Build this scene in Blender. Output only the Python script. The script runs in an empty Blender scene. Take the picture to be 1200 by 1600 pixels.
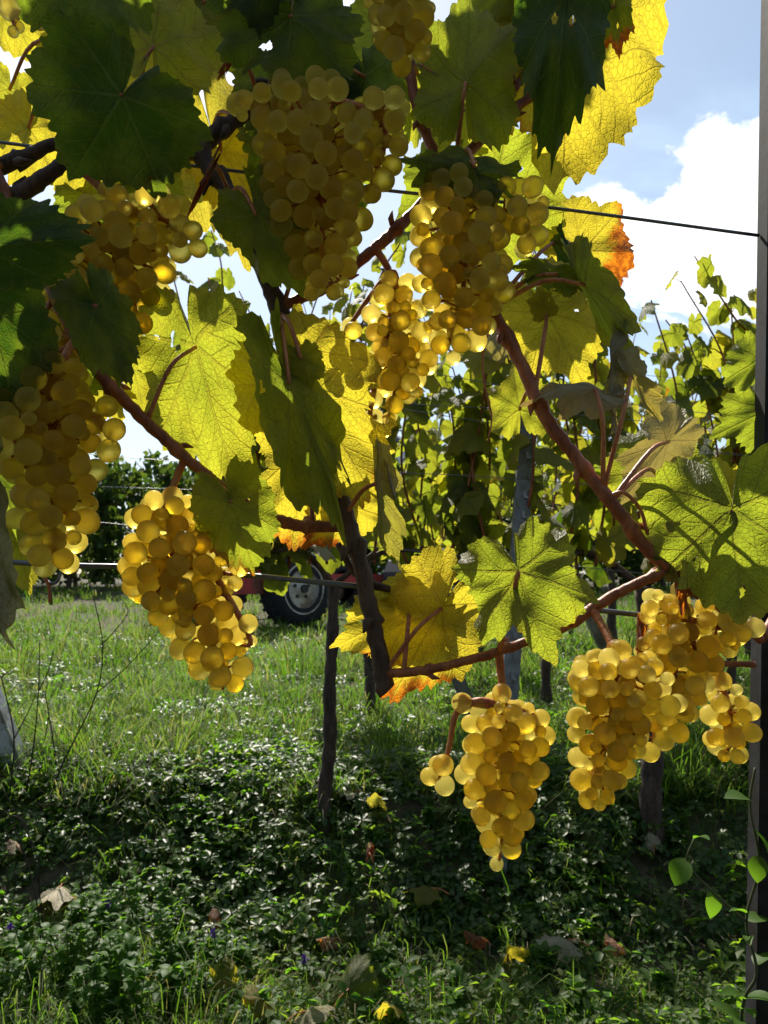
import bpy, math, random
import numpy as np
from mathutils import Vector, Matrix

random.seed(11)
rng = np.random.default_rng(11)
PI = math.pi
R = math.radians
sc = bpy.context.scene
COL = sc.collection

# ------------------------------------------------------------------ camera
FPX = 1230.0                       # focal length in pixels of the 1200x1600 photograph
CAMZ = 0.95
PITCH = math.atan(100 / FPX)
cd = bpy.data.cameras.new('camera')
cam = bpy.data.objects.new('camera', cd)
COL.objects.link(cam)
cam.location = (0, 0, CAMZ)
cam.rotation_euler = (PI / 2 + PITCH, 0, 0)
cd.sensor_fit = 'VERTICAL'
cd.sensor_height = 24
cd.lens = 24 * FPX / 1600
cd.clip_start = 0.02
cd.clip_end = 3000
cd.dof.use_dof = True
cd.dof.focus_distance = 0.64
cd.dof.aperture_fstop = 14
sc.camera = cam

# ------------------------------------------------------------------ light
SUN_EL, SUN_AZ = R(47), R(-17)     # azimuth from the view direction (+Y), negative is to the left
sdir = Vector((math.sin(SUN_AZ) * math.cos(SUN_EL), math.cos(SUN_AZ) * math.cos(SUN_EL), math.sin(SUN_EL)))
w = bpy.data.worlds.new('World')
sc.world = w
w.use_nodes = True
nt = w.node_tree
nt.nodes.clear()


class NB:
    """small helper to write node graphs"""
    def __init__(s, nt):
        s.nt = nt

    def n(s, t, **kw):
        nd = s.nt.nodes.new(t)
        for k, v in kw.items():
            setattr(nd, k, v)
        return nd

    def put(s, sock, v):
        if isinstance(v, bpy.types.NodeSocket):
            s.nt.links.new(v, sock)
        elif isinstance(v, bpy.types.Node):
            s.nt.links.new(v.outputs[0], sock)
        else:
            sock.default_value = v

    def m(s, op, a, b=None, c=None, clamp=False):
        nd = s.n('ShaderNodeMath', operation=op, use_clamp=clamp)
        s.put(nd.inputs[0], a)
        if b is not None:
            s.put(nd.inputs[1], b)
        if c is not None:
            s.put(nd.inputs[2], c)
        return nd.outputs[0]

    def step(s, v, lo, hi):
        nd = s.n('ShaderNodeMapRange', interpolation_type='SMOOTHSTEP')
        s.put(nd.inputs[0], v)
        s.put(nd.inputs[1], lo)
        s.put(nd.inputs[2], hi)
        return nd.outputs[0]

    def mix(s, f, a, b, blend='MIX'):
        nd = s.n('ShaderNodeMix', data_type='RGBA', blend_type=blend)
        s.put(nd.inputs[0], f)
        s.put(nd.inputs[6], a if not isinstance(a, tuple) else (*a, 1)[:4])
        s.put(nd.inputs[7], b if not isinstance(b, tuple) else (*b, 1)[:4])
        return nd.outputs[2]

    def noise(s, vec, scale, detail=3, rough=.5, dist=0):
        nd = s.n('ShaderNodeTexNoise')
        if vec is not None:
            s.put(nd.inputs['Vector'], vec)
        nd.inputs['Scale'].default_value = scale
        nd.inputs['Detail'].default_value = detail
        nd.inputs['Roughness'].default_value = rough
        nd.inputs['Distortion'].default_value = dist
        return nd.outputs[0]


b = NB(nt)
sky = b.n('ShaderNodeTexSky', sky_type='NISHITA', sun_disc=False)
sky.sun_elevation = SUN_EL
sky.sun_rotation = SUN_AZ           # Blender: rotation 0 is +Y, positive turns towards +X
sky.altitude = 200
sky.air_density = 1.1
sky.dust_density = 1.2
sky.ozone_density = 1.2
tc = b.n('ShaderNodeTexCoord')
dirv = tc.outputs['Generated']
sep = b.n('ShaderNodeSeparateXYZ')
b.put(sep.inputs[0], dirv)
# cumulus: noise on the direction, one heap low in the right half of the view and scattered wisps all round
el = sep.outputs[2]
mp = b.n('ShaderNodeMapping')
mp.inputs['Scale'].default_value = (1, 1, 1.7)
mp.inputs['Location'].default_value = (.7, .2, 0)
b.put(mp.inputs[0], dirv)
n1 = b.noise(mp.outputs[0], 5.5, 8, .58, .3)
dot = b.n('ShaderNodeVectorMath', operation='DOT_PRODUCT')
b.put(dot.inputs[0], dirv)
cv = Vector(((1125 - 600) / FPX, 1, (900 - 340) / FPX)).normalized()
dot.inputs[1].default_value = cv
bump = b.step(dot.outputs[1], .978, .998)
cl = b.m('ADD', n1, b.m('MULTIPLY', bump, .26))
mask = b.step(cl, .68, .75)
mask = b.m('MULTIPLY', mask, b.step(el, .02, .12))
n2 = b.noise(mp.outputs[0], 9, 4, .5)
ccol = b.mix(b.step(n2, .35, .65), (9.4, 9.8, 10.6), (13.5, 13.5, 13.5))
thin = b.m('MULTIPLY', b.step(b.noise(mp.outputs[0], 2.2, 5, .6, .6), .45, .75), .22)
skc = b.mix(b.m('ADD', thin, .15), sky.outputs[0], (9.0, 11.6, 14.0))
col = b.mix(mask, skc, ccol)
bg = b.n('ShaderNodeBackground')
b.put(bg.inputs[0], col)
bg.inputs[1].default_value = 0.067
wo = b.n('ShaderNodeOutputWorld')
nt.links.new(bg.outputs[0], wo.inputs[0])

sl = bpy.data.lights.new('sun', 'SUN')
sl.energy = 5.0
sl.angle = R(.53)
sl.color = (1, .94, .82)
so = bpy.data.objects.new('sun', sl)
COL.objects.link(so)
so.rotation_euler = sdir.to_track_quat('Z', 'Y').to_euler()

sc.view_settings.view_transform = 'Standard'
sc.view_settings.look = 'None'
sc.view_settings.exposure = 0.92
sc.view_settings.gamma = 1
sc.view_settings.use_curve_mapping = False
sc.cycles.max_bounces = 10
sc.cycles.transmission_bounces = 8
sc.cycles.diffuse_bounces = 5
sc.cycles.glossy_bounces = 3
sc.cycles.use_denoising = True
sc.cycles.sample_clamp_indirect = 6

# ------------------------------------------------------------------ pixel <-> place helpers
CP, SP = math.cos(PITCH), math.sin(PITCH)


def P(x, y, d):
    """the point at photo pixel (x, y) at distance d metres in front (world Y)"""
    u, v = (x - 600) / FPX, (800 - y) / FPX
    dy = CP - v * SP
    dz = SP + v * CP
    t = d / dy
    return Vector((u * t, d, CAMZ + dz * t))


_py = np.array([-6, 2.00, 2.14, 2.45, 2.62, 8.6, 13.7, 30, 70, 1500])
_pz = np.array([0, 0, .05, .265, .31, .43, .73, .95, 1.2, 1.2])


def G(x, y):
    x = np.asarray(x, float)
    y = np.asarray(y, float)
    sh = .05 * np.sin(x * 1.7 + .4) + .03 * np.sin(x * 4.1 + 1)
    z = np.interp(y + np.where(y < 3.5, sh, 0), _py, _pz)
    k = np.clip((y - 2.5) / 1.0, 0, 1) * np.clip(1.2 - y / 40, 0, 1)
    z = z + .02 * np.sin(x * 3.1 + y * 1.3) * np.sin(y * 2.3 + .6) * (.35 + k) + .012 * np.sin(x * 7.7 + 2) * np.sin(y * 6.3)
    return z


def g(x, y):
    return float(G(x, y))


def GP(x, y, lift=0.):
    """where the sight line through photo pixel (x, y) meets the ground"""
    p0 = Vector((0, 0, CAMZ))
    dr = P(x, y, 1) - p0
    t = .5
    while t < 60:
        p = p0 + dr * t
        if p.z <= g(p.x, p.y) + lift:
            return p
        t += .004 * max(1, t)
    return p0 + dr * 15


# ------------------------------------------------------------------ mesh helpers
class MB:
    def __init__(s):
        s.v, s.f, s.at = [], [], []

    def tube(s, pts, rad, sides=8, cap=True):
        pts = [Vector(p) for p in pts]
        n = len(pts)
        if not hasattr(rad, '__len__'):
            rad = [rad] * n
        t0 = (pts[1] - pts[0]).normalized()
        up = Vector((0, 0, 1)) if abs(t0.z) < .9 else Vector((1, 0, 0))
        a = t0.cross(up).normalized()
        base = len(s.v)
        for i, p in enumerate(pts):
            t = (pts[min(i + 1, n - 1)] - pts[max(i - 1, 0)])
            t = t.normalized() if t.length > 1e-9 else t0
            a = (a - t * a.dot(t))
            a = a.normalized() if a.length > 1e-6 else t.orthogonal().normalized()
            c = t.cross(a)
            for k in range(sides):
                q = 2 * PI * k / sides
                s.v.append(p + (a * math.cos(q) + c * math.sin(q)) * rad[i])
        for i in range(n - 1):
            for k in range(sides):
                k2 = (k + 1) % sides
                s.f.append((base + i * sides + k, base + i * sides + k2, base + (i + 1) * sides + k2, base + (i + 1) * sides + k))
        if cap:
            s.f.append(tuple(base + k for k in range(sides))[::-1])
            s.f.append(tuple(base + (n - 1) * sides + k for k in range(sides)))
        return s

    def box(s, c, size, M=None):
        base = len(s.v)
        for z in (-.5, .5):
            for (x, y) in ((-.5, -.5), (.5, -.5), (.5, .5), (-.5, .5)):
                p = Vector((x * size[0], y * size[1], z * size[2])) + Vector(c)
                s.v.append(M @ p if M else p)
        for f in ((3, 2, 1, 0), (4, 5, 6, 7), (0, 1, 5, 4), (1, 2, 6, 5), (2, 3, 7, 6), (3, 0, 4, 7)):
            s.f.append(tuple(base + i for i in f))
        return s

    def prism(s, poly, y0, y1):
        """poly of (x, z) extruded along y"""
        base = len(s.v)
        n = len(poly)
        for y in (y0, y1):
            for (x, z) in poly:
                s.v.append(Vector((x, y, z)))
        s.f.append(tuple(base + i for i in range(n)))
        s.f.append(tuple(base + n + i for i in range(n))[::-1])
        for i in range(n):
            j = (i + 1) % n
            s.f.append((base + j, base + i, base + n + i, base + n + j))
        return s

    def lathe(s, prof, sides=32, axis='y'):
        """profile of (r, h) swept round the y axis"""
        base = len(s.v)
        n = len(prof)
        for k in range(sides):
            q = 2 * PI * k / sides
            for (r, h) in prof:
                s.v.append(Vector((r * math.cos(q), h, r * math.sin(q))))
        for k in range(sides):
            k2 = (k + 1) % sides
            for i in range(n - 1):
                s.f.append((base + k * n + i, base + k2 * n + i, base + k2 * n + i + 1, base + k * n + i + 1))
        return s

    def mesh(s, name, mat, smooth=True):
        me = bpy.data.meshes.new(name)
        me.from_pydata([tuple(v) for v in s.v], [], s.f)
        me.materials.append(mat)
        if smooth:
            me.polygons.foreach_set('use_smooth', [True] * len(me.polygons))
        me.update()
        return me

    def build(s, name, mat, parent=None, smooth=True):
        return link(name, s.mesh(name, mat, smooth), parent)


def link(name, me, parent=None):
    o = bpy.data.objects.new(name, me)
    COL.objects.link(o)
    if parent is not None:
        o.parent = parent
        pm = world_of(parent)
        o.matrix_parent_inverse = pm.inverted()
    return o


WM = {}


def world_of(o):
    return WM.get(o.name, Matrix.Identity(4))


def empty(name, loc, label, cat, group=None):
    o = bpy.data.objects.new(name, None)
    COL.objects.link(o)
    o.empty_display_size = .1
    o.location = loc
    WM[o.name] = Matrix.Translation(Vector(loc))
    return tag(o, label, cat, group)


def tag(o, label, cat, group=None):
    o['label'] = label
    o['category'] = cat
    if group:
        o['group'] = group
    return o


def kind(o, k):
    o['kind'] = k
    return o


def smooth_path(pts, n=6):
    pts = [Vector(p) for p in pts]
    if len(pts) < 3:
        a, c = pts[0], pts[-1]
        return [a.lerp(c, i / n) for i in range(n + 1)]
    e = [2 * pts[0] - pts[1]] + pts + [2 * pts[-1] - pts[-2]]
    out = []
    for i in range(1, len(e) - 2):
        p0, p1, p2, p3 = e[i - 1:i + 3]
        for k in range(n):
            t = k / n
            out.append(.5 * ((2 * p1) + (p2 - p0) * t + (2 * p0 - 5 * p1 + 4 * p2 - p3) * t * t + (3 * p1 - p0 - 3 * p2 + p3) * t ** 3))
    out.append(pts[-1])
    return out


def np_mesh(name, verts, faces_flat, loop_tot, mat, attrs=None):
    me = bpy.data.meshes.new(name)
    nv = len(verts)
    me.vertices.add(nv)
    me.vertices.foreach_set('co', np.asarray(verts, np.float32).ravel())
    nf = len(loop_tot)
    me.loops.add(len(faces_flat))
    me.loops.foreach_set('vertex_index', np.asarray(faces_flat, np.int32))
    me.polygons.add(nf)
    st = np.concatenate([[0], np.cumsum(loop_tot)[:-1]])
    me.polygons.foreach_set('loop_start', st.astype(np.int32))
    me.polygons.foreach_set('use_smooth', np.ones(nf, bool))
    for k, a in (attrs or {}).items():
        at = me.attributes.new(k, 'FLOAT', 'POINT')
        at.data.foreach_set('value', np.asarray(a, np.float32))
    me.materials.append(mat)
    me.update(calc_edges=True)
    me.validate()
    return me


# ------------------------------------------------------------------ materials
def new_mat(name):
    m = bpy.data.materials.new(name)
    m.use_nodes = True
    m.node_tree.nodes.clear()
    bb = NB(m.node_tree)
    out = bb.n('ShaderNodeOutputMaterial')
    return m, bb, out


def principled(bb, base, rough=.6, spec=.4, metal=0., normal=None, **kw):
    p = bb.n('ShaderNodeBsdfPrincipled')
    bb.put(p.inputs['Base Color'], base if not isinstance(base, tuple) else (*base, 1)[:4])
    bb.put(p.inputs['Roughness'], rough)
    p.inputs['Specular IOR Level'].default_value = spec
    bb.put(p.inputs['Metallic'], metal)
    if normal is not None:
        bb.put(p.inputs['Normal'], normal)
    for k, v in kw.items():
        bb.put(p.inputs[k], v)
    return p


def bumpn(bb, h, strength=.3, dist=.01):
    nd = bb.n('ShaderNodeBump')
    nd.inputs['Strength'].default_value = strength
    nd.inputs['Distance'].default_value = dist
    bb.put(nd.inputs['Height'], h)
    return nd.outputs[0]


def leaf_material():
    m, bb, out = new_mat('vine_leaf')
    uv = bb.n('ShaderNodeUVMap', uv_map='flat')
    sp = bb.n('ShaderNodeSeparateXYZ')
    bb.put(sp.inputs[0], uv.outputs[0])
    x = bb.m('MULTIPLY', bb.m('SUBTRACT', sp.outputs[0], .5), 2)
    y = bb.m('MULTIPLY', bb.m('SUBTRACT', sp.outputs[1], .5), 2)
    oi = bb.n('ShaderNodeObjectInfo')
    csep = bb.n('ShaderNodeSeparateColor')
    bb.put(csep.inputs[0], oi.outputs['Color'])
    yel, brown, bdir = csep.outputs
    dry = oi.outputs['Alpha']
    rnd = oi.outputs['Random']
    ax = bb.m('ABSOLUTE', x)
    ang = bb.m('ARCTAN2', ax, y)                     # 0 at the tip, pi at the stalk sinus
    r = bb.m('SQRT', bb.m('ADD', bb.m('MULTIPLY', x, x), bb.m('MULTIPLY', y, y)))
    c = bb.m('ADD', bb.m('MULTIPLY', bb.m('GREATER_THAN', ang, .46), .91), bb.m('MULTIPLY', bb.m('GREATER_THAN', ang, 1.43), 1.05))
    d = bb.m('SUBTRACT', ang, c)
    u = bb.m('MULTIPLY', r, bb.m('COSINE', d))
    v = bb.m('MULTIPLY', r, bb.m('ABSOLUTE', bb.m('SINE', d)))
    # bring the vectors a little out of true so that no vein is ruler-straight
    cmb = bb.n('ShaderNodeCombineXYZ')
    bb.put(cmb.inputs[0], x)
    bb.put(cmb.inputs[1], y)
    bb.put(cmb.inputs[2], bb.m('MULTIPLY', rnd, 30))
    vec = cmb.outputs[0]
    wob = bb.m('MULTIPLY', bb.m('SUBTRACT', bb.noise(vec, 4, 2), .5), .05)
    v2 = bb.m('ABSOLUTE', bb.m('ADD', v, bb.m('MULTIPLY', wob, .5)))
    mw = bb.m('SUBTRACT', .020, bb.m('MULTIPLY', r, .012))
    main = bb.m('SUBTRACT', 1, bb.step(v2, bb.m('MULTIPLY', mw, .5), bb.m('MULTIPLY', mw, 1.4)))
    s = bb.m('DIVIDE', bb.m('ADD', bb.m('SUBTRACT', u, bb.m('MULTIPLY', v, bb.m('ADD', 1.15, bb.m('MULTIPLY', v, -.8)))), bb.m('MULTIPLY', wob, 2.2)), .165)
    fr = bb.m('ABSOLUTE', bb.m('SUBTRACT', bb.m('FRACT', bb.m('ADD', s, .5)), .5))
    sec = bb.m('SUBTRACT', 1, bb.step(fr, .03, .085))
    vor = bb.n('ShaderNodeTexVoronoi', feature='DISTANCE_TO_EDGE')
    bb.put(vor.inputs['Vector'], vec)
    vor.inputs['Scale'].default_value = 26
    ter = bb.m('SUBTRACT', 1, bb.step(vor.outputs['Distance'], .02, .12))
    vein = bb.m('MAXIMUM', main, bb.m('MULTIPLY', sec, .75))
    rim = bb.n('ShaderNodeAttribute', attribute_name='rim').outputs['Fac']
    # colours
    nz = bb.noise(vec, 3.2, 5, .6)
    nz2 = bb.noise(vec, 11, 4, .6)
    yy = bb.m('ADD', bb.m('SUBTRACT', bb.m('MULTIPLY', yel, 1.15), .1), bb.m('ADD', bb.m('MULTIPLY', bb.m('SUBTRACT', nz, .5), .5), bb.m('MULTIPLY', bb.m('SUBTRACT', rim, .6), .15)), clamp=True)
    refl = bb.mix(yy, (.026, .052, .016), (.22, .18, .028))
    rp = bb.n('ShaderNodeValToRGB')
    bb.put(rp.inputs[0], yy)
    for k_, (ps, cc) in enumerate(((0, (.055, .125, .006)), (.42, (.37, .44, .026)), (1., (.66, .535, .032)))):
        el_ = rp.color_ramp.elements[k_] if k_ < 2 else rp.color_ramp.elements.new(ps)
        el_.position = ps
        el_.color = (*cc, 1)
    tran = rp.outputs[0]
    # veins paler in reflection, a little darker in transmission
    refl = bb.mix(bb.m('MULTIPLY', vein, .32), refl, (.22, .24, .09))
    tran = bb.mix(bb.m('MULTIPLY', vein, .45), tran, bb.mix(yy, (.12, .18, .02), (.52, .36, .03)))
    tv = bb.m('ADD', bb.m('MULTIPLY', ter, .16), bb.m('MULTIPLY', bb.m('SUBTRACT', nz2, .5), .5))
    tran = bb.mix(bb.m('MAXIMUM', tv, 0), tran, (.22, .20, .01))
    # browned sector: from the rim inwards, around one direction of the blade
    sang = bb.m('ARCTAN2', x, y)
    dd = bb.m('COSINE', bb.m('SUBTRACT', sang, bb.m('MULTIPLY', bdir, 2 * PI)))
    reach = bb.m('ADD', bb.m('MULTIPLY', rim, bb.m('ADD', .55, bb.m('MULTIPLY', dd, .45))), bb.m('MULTIPLY', bb.m('SUBTRACT', nz, .5), .55))
    th = bb.m('SUBTRACT', 1.08, bb.m('MULTIPLY', brown, .95))
    reach = bb.m('SUBTRACT', reach, bb.m('MULTIPLY', vein, .07))
    bm = bb.m('MULTIPLY', bb.step(reach, th, bb.m('ADD', th, .20)), bb.m('GREATER_THAN', brown, .01))
    bcol = bb.mix(bb.step(nz2, .4, .65), (.34, .085, .008), (.75, .23, .012))
    refl = bb.mix(bm, refl, bb.mix(nz2, (.10, .028, .01), (.26, .10, .03)))
    tran = bb.mix(bm, tran, bcol)
    # little dead specks
    spk = bb.m('MULTIPLY', bb.step(bb.noise(vec, 34, 2, .5), .70, .74), .8)
    refl = bb.mix(spk, refl, (.06, .03, .01))
    tran = bb.mix(spk, tran, (.10, .04, .005))
    # dry parchment
    refl = bb.mix(dry, refl, bb.mix(nz, (.40, .33, .20), (.62, .54, .38)))
    tran = bb.mix(dry, tran, (.34, .23, .07))
    hgt = bb.m('ADD', bb.m('MULTIPLY', vein, 1.0), bb.m('ADD', bb.m('MULTIPLY', ter, .35), bb.m('MULTIPLY', nz2, .8)))
    nrm = bumpn(bb, hgt, .8, .0026)
    pr = principled(bb, refl, bb.m('ADD', .42, bb.m('MULTIPLY', nz2, .2)), .38, 0, nrm)
    tr = bb.n('ShaderNodeBsdfTranslucent')
    bb.put(tr.inputs[0], tran)
    bb.put(tr.inputs[1], nrm)
    mx = bb.n('ShaderNodeMixShader')
    bb.put(mx.inputs[0], bb.m('SUBTRACT', .60, bb.m('MULTIPLY', dry, .25)))
    m.node_tree.links.new(pr.outputs[0], mx.inputs[1])
    m.node_tree.links.new(tr.outputs[0], mx.inputs[2])
    m.node_tree.links.new(mx.outputs[0], out.inputs[0])
    return m


def berry_material():
    m, bb, out = new_mat('grape_skin')
    oi = bb.n('ShaderNodeObjectInfo')
    t = bb.n('ShaderNodeTexCoord')
    sp = bb.n('ShaderNodeSeparateXYZ')
    bb.put(sp.inputs[0], t.outputs['Object'])
    cmb = bb.n('ShaderNodeVectorMath', operation='ADD')
    bb.put(cmb.inputs[0], t.outputs['Object'])
    bb.put(cmb.inputs[1], bb.m('MULTIPLY', oi.outputs['Random'], 40))
    nz = bb.noise(cmb.outputs[0], 2.2, 4, .6)
    base = bb.mix(oi.outputs['Random'], (.30, .18, .03), (.36, .25, .06))
    base = bb.mix(bb.step(nz, .5, .75), base, (.38, .22, .05))
    bloom = bb.m('MULTIPLY', bb.step(nz, .35, .7), .16)
    base = bb.mix(bloom, base, (.45, .42, .28))
    scar = bb.step(sp.outputs[2], 1.004, 1.016)
    fre = bb.m('MULTIPLY', bb.step(bb.noise(cmb.outputs[0], 9, 2, .5), .69, .73), .6)
    tcol = bb.mix(oi.outputs['Random'], (1, .86, .29), (1, .92, .43))
    dots = bb.m('MAXIMUM', scar, fre)
    tcol = bb.mix(dots, tcol, (.25, .10, .02))
    base = bb.mix(dots, base, (.07, .03, .01))
    p = principled(bb, base, bb.m('ADD', .30, bb.m('MULTIPLY', nz, .25)), .45)
    tr = bb.n('ShaderNodeBsdfTranslucent')
    bb.put(tr.inputs[0], tcol)
    rf_ = bb.n('ShaderNodeBsdfRefraction')
    bb.put(rf_.inputs[0], tcol)
    rf_.inputs['Roughness'].default_value = .5
    rf_.inputs['IOR'].default_value = 1.33
    m1 = bb.n('ShaderNodeMixShader')
    m1.inputs[0].default_value = .6
    m.node_tree.links.new(tr.outputs[0], m1.inputs[1])
    m.node_tree.links.new(rf_.outputs[0], m1.inputs[2])
    m2 = bb.n('ShaderNodeMixShader')
    m2.inputs[0].default_value = .88
    m.node_tree.links.new(p.outputs[0], m2.inputs[1])
    m.node_tree.links.new(m1.outputs[0], m2.inputs[2])
    m.node_tree.links.new(m2.outputs[0], out.inputs[0])
    return m


def bark_material(name, dark, light, scale=60, rough=.7, sss=0.):
    m, bb, out = new_mat(name)
    t = bb.n('ShaderNodeTexCoord')
    mp_ = bb.n('ShaderNodeMapping')
    mp_.inputs['Scale'].default_value = (1, 1, .35)
    bb.put(mp_.inputs[0], t.outputs['Object'])
    n1 = bb.noise(mp_.outputs[0], scale, 5, .65, .5)
    n2 = bb.noise(mp_.outputs[0], scale * 5, 3, .6)
    colr = bb.mix(bb.step(n1, .3, .7), dark, light)
    colr = bb.mix(bb.m('MULTIPLY', bb.step(n2, .5, .7), .5), colr, tuple(c * .35 for c in dark))
    h = bb.m('ADD', n1, bb.m('MULTIPLY', n2, .5))
    p = principled(bb, colr, rough, .35, 0, bumpn(bb, h, .6, .002))
    m.node_tree.links.new(p.outputs[0], out.inputs[0])
    return m


def green_material(name, r0, r1, t0, t1, rough=.38, spec=.5, fac=.5, attr='tone'):
    """small leaves and blades; attribute 'tone' runs from green (0) to straw (1)"""
    m, bb, out = new_mat(name)
    a = bb.n('ShaderNodeAttribute', attribute_name=attr).outputs['Fac']
    pr = principled(bb, bb.mix(a, r0, r1), rough, spec)
    tr = bb.n('ShaderNodeBsdfTranslucent')
    bb.put(tr.inputs[0], bb.mix(a, t0, t1))
    mx = bb.n('ShaderNodeMixShader')
    mx.inputs[0].default_value = fac
    m.node_tree.links.new(pr.outputs[0], mx.inputs[1])
    m.node_tree.links.new(tr.outputs[0], mx.inputs[2])
    m.node_tree.links.new(mx.outputs[0], out.inputs[0])
    return m


def plain(name, c, rough=.6, spec=.4, metal=0., vary=.25, scale=20, bump=.0, dirt=None):
    m, bb, out = new_mat(name)
    t = bb.n('ShaderNodeTexCoord')
    n1 = bb.noise(t.outputs['Object'], scale, 6, .65)
    colr = bb.mix(bb.step(n1, .3, .7), tuple(x * (1 - vary) for x in c), tuple(min(1, x * (1 + vary)) for x in c))
    if dirt:
        n2 = bb.noise(t.outputs['Object'], scale * .35, 7, .7, .4)
        colr = bb.mix(bb.step(n2, .46, .62), colr, dirt)
    p = principled(bb, colr, bb.m('ADD', rough - .08, bb.m('MULTIPLY', n1, .16)), spec, metal, bumpn(bb, n1, bump, .003) if bump else None)
    m.node_tree.links.new(p.outputs[0], out.inputs[0])
    return m


M = {}
M['leaf'] = leaf_material()
M['berry'] = berry_material()
M['oldwood'] = bark_material('old_vine_wood', (.035, .018, .012), (.11, .06, .035), 70)
M['cane'] = bark_material('ripe_cane', (.17, .042, .017), (.38, .12, .042), 75, .5)
M['petiole'] = bark_material('red_petiole', (.30, .08, .04), (.52, .20, .07), 60, .45)
M['stalk'] = bark_material('grape_stalk', (.34, .08, .03), (.55, .20, .06), 80, .5)
M['trunk'] = bark_material('vine_trunk_bark', (.025, .016, .012), (.085, .055, .038), 55, .85)
M['zinc'] = plain('galvanised_steel', (.30, .31, .32), .45, .5, .7, .2, 60, .1, (.16, .15, .14))
M['zincdark'] = plain('weathered_steel', (.075, .075, .08), .7, .25, 0., .35, 45, .15, (.10, .075, .05))
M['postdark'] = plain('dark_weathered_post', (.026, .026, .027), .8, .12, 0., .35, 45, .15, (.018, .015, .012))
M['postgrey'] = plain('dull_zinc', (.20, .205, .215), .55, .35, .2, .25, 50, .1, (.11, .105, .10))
M['wire'] = plain('steel_wire', (.14, .14, .15), .38, .5, .8, .2, 200)
M['grass'] = green_material('grass_blade', (.035, .075, .010), (.15, .12, .045), (.11, .265, .009), (.36, .33, .08), .55, .10, .56)
M['cover'] = green_material('creeping_leaflet', (.03, .065, .014), (.08, .10, .03), (.14, .36, .012), (.32, .46, .03), .40, .30, .5)
M['cover2'] = green_material('terrace_leaflet', (.03, .065, .014), (.08, .10, .03), (.15, .38, .012), (.36, .50, .03), .5, .16, .52)
M['weed'] = green_material('weed_leaf', (.04, .09, .015), (.07, .12, .02), (.15, .36, .015), (.24, .44, .02), .5, .18, .5)
M['straw'] = green_material('dead_straw', (.16, .11, .065), (.34, .27, .18), (.10, .07, .03), (.2, .15, .08), .6, .3, .25)
M['weedstem'] = plain('weed_stem', (.05, .06, .025), .6, .3)
M['drystem'] = plain('dead_weed_stalk', (.022, .018, .012), .7, .2)
M['purple'] = plain('purple_petals', (.16, .05, .34), .6, .3)
M['red'] = plain('red_paint', (.36, .022, .02), .45, .45, 0, .25, 6, 0, (.11, .03, .02))
M['redtop'] = plain('red_panel', (.40, .03, .03), .4, .5, 0, .2, 4, 0, (.16, .03, .025))
M['tyre'] = plain('tyre_rubber', (.014, .014, .017), .8, .3, 0, .3, 30, .2)
M['rim'] = plain('dirty_white_rim', (.52, .48, .40), .6, .4, 0, .25, 9, 0, (.20, .14, .08))
M['dark'] = plain('dark_metal', (.02, .02, .02), .6, .4)
M['wall'] = plain('white_render', (.72, .72, .74), .85, .2, 0, .06, 3)
M['roof'] = plain('slate_roof', (.10, .105, .13), .7, .3, 0, .2, 4)
M['eave'] = plain('brown_timber', (.12, .05, .03), .7, .3)
M['glass'] = plain('window_glass', (.03, .035, .045), .08, .6)
M['conifer'] = green_material('conifer_needles', (.014, .026, .010), (.03, .045, .015), (.02, .04, .01), (.03, .05, .012), .7, .2, .2)


def ground_material():
    m, bb, out = new_mat('soil_and_moss')
    t = bb.n('ShaderNodeTexCoord')
    n1 = bb.noise(t.outputs['Object'], 2.2, 7, .65)
    n2 = bb.noise(t.outputs['Object'], 30, 6, .7)
    a = bb.mix(bb.step(n1, .35, .65), (.055, .040, .026), (.040, .058, .018))
    a = bb.mix(bb.step(n2, .4, .7), a, (.10, .078, .05))
    p = principled(bb, a, .9, .2, 0, bumpn(bb, n2, .8, .02))
    m.node_tree.links.new(p.outputs[0], out.inputs[0])
    return m


M['soil'] = ground_material()

# ------------------------------------------------------------------ ground: lower terrace, bank, upper terrace
ys = np.concatenate([np.arange(-4, 1, .5), np.arange(1, 3.2, .05), np.arange(3.2, 9, .2), np.arange(9, 31, 1), [40, 60, 90, 150, 300, 700, 1400]])
xs = np.concatenate([[-1200, -500, -200, -90, -45, -25], np.arange(-15, -4, 1), np.arange(-4, 4.01, .1), np.arange(5, 16, 1), [25, 45, 90, 200, 500, 1200]])
XX, YY = np.meshgrid(xs, ys)
ZZ = G(XX, YY)
V = np.stack([XX, YY, ZZ], -1).reshape(-1, 3)
ny, nx = XX.shape
i = np.arange(ny - 1)[:, None] * nx + np.arange(nx - 1)[None]
F = np.stack([i, i + 1, i + nx + 1, i + nx], -1).reshape(-1)
gr = link('ground', np_mesh('ground', V, F, np.full(len(F) // 4, 4), M['soil']))
kind(gr, 'structure')


# ------------------------------------------------------------------ leaves
def leaf_profile(side_rng, deep=.7):
    u = side_rng.uniform
    c = [(0, 1.0), (27 + u(-3, 3), deep + u(-.07, .05)), (52 + u(-4, 4), .87 + u(-.08, .06)), (81 + u(-4, 4), deep * .94 + u(-.08, .05)),
         (112 + u(-6, 6), .77 + u(-.1, .07)), (146 + u(-4, 4), .62 + u(-.06, .05)), (168, .44), (178, .10)]
    e1, e2, k1, k2 = u(0, 6), u(0, 6), u(.09, .13), u(.2, .28)

    def f(deg):
        for (a0, r0), (a1, r1) in zip(c, c[1:]):
            if deg <= a1:
                t = (deg - a0) / (a1 - a0)
                n_ = 1 + .035 * math.sin(deg * k1 * 2 + e1) + .025 * math.sin(deg * k2 * 2 + e2)
                if r1 > r0:
                    return (r0 + (r1 - r0) * t ** 1.6) * n_
                return (r1 + (r0 - r1) * (1 - t) ** 1.6) * n_
        return .1
    return f


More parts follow.
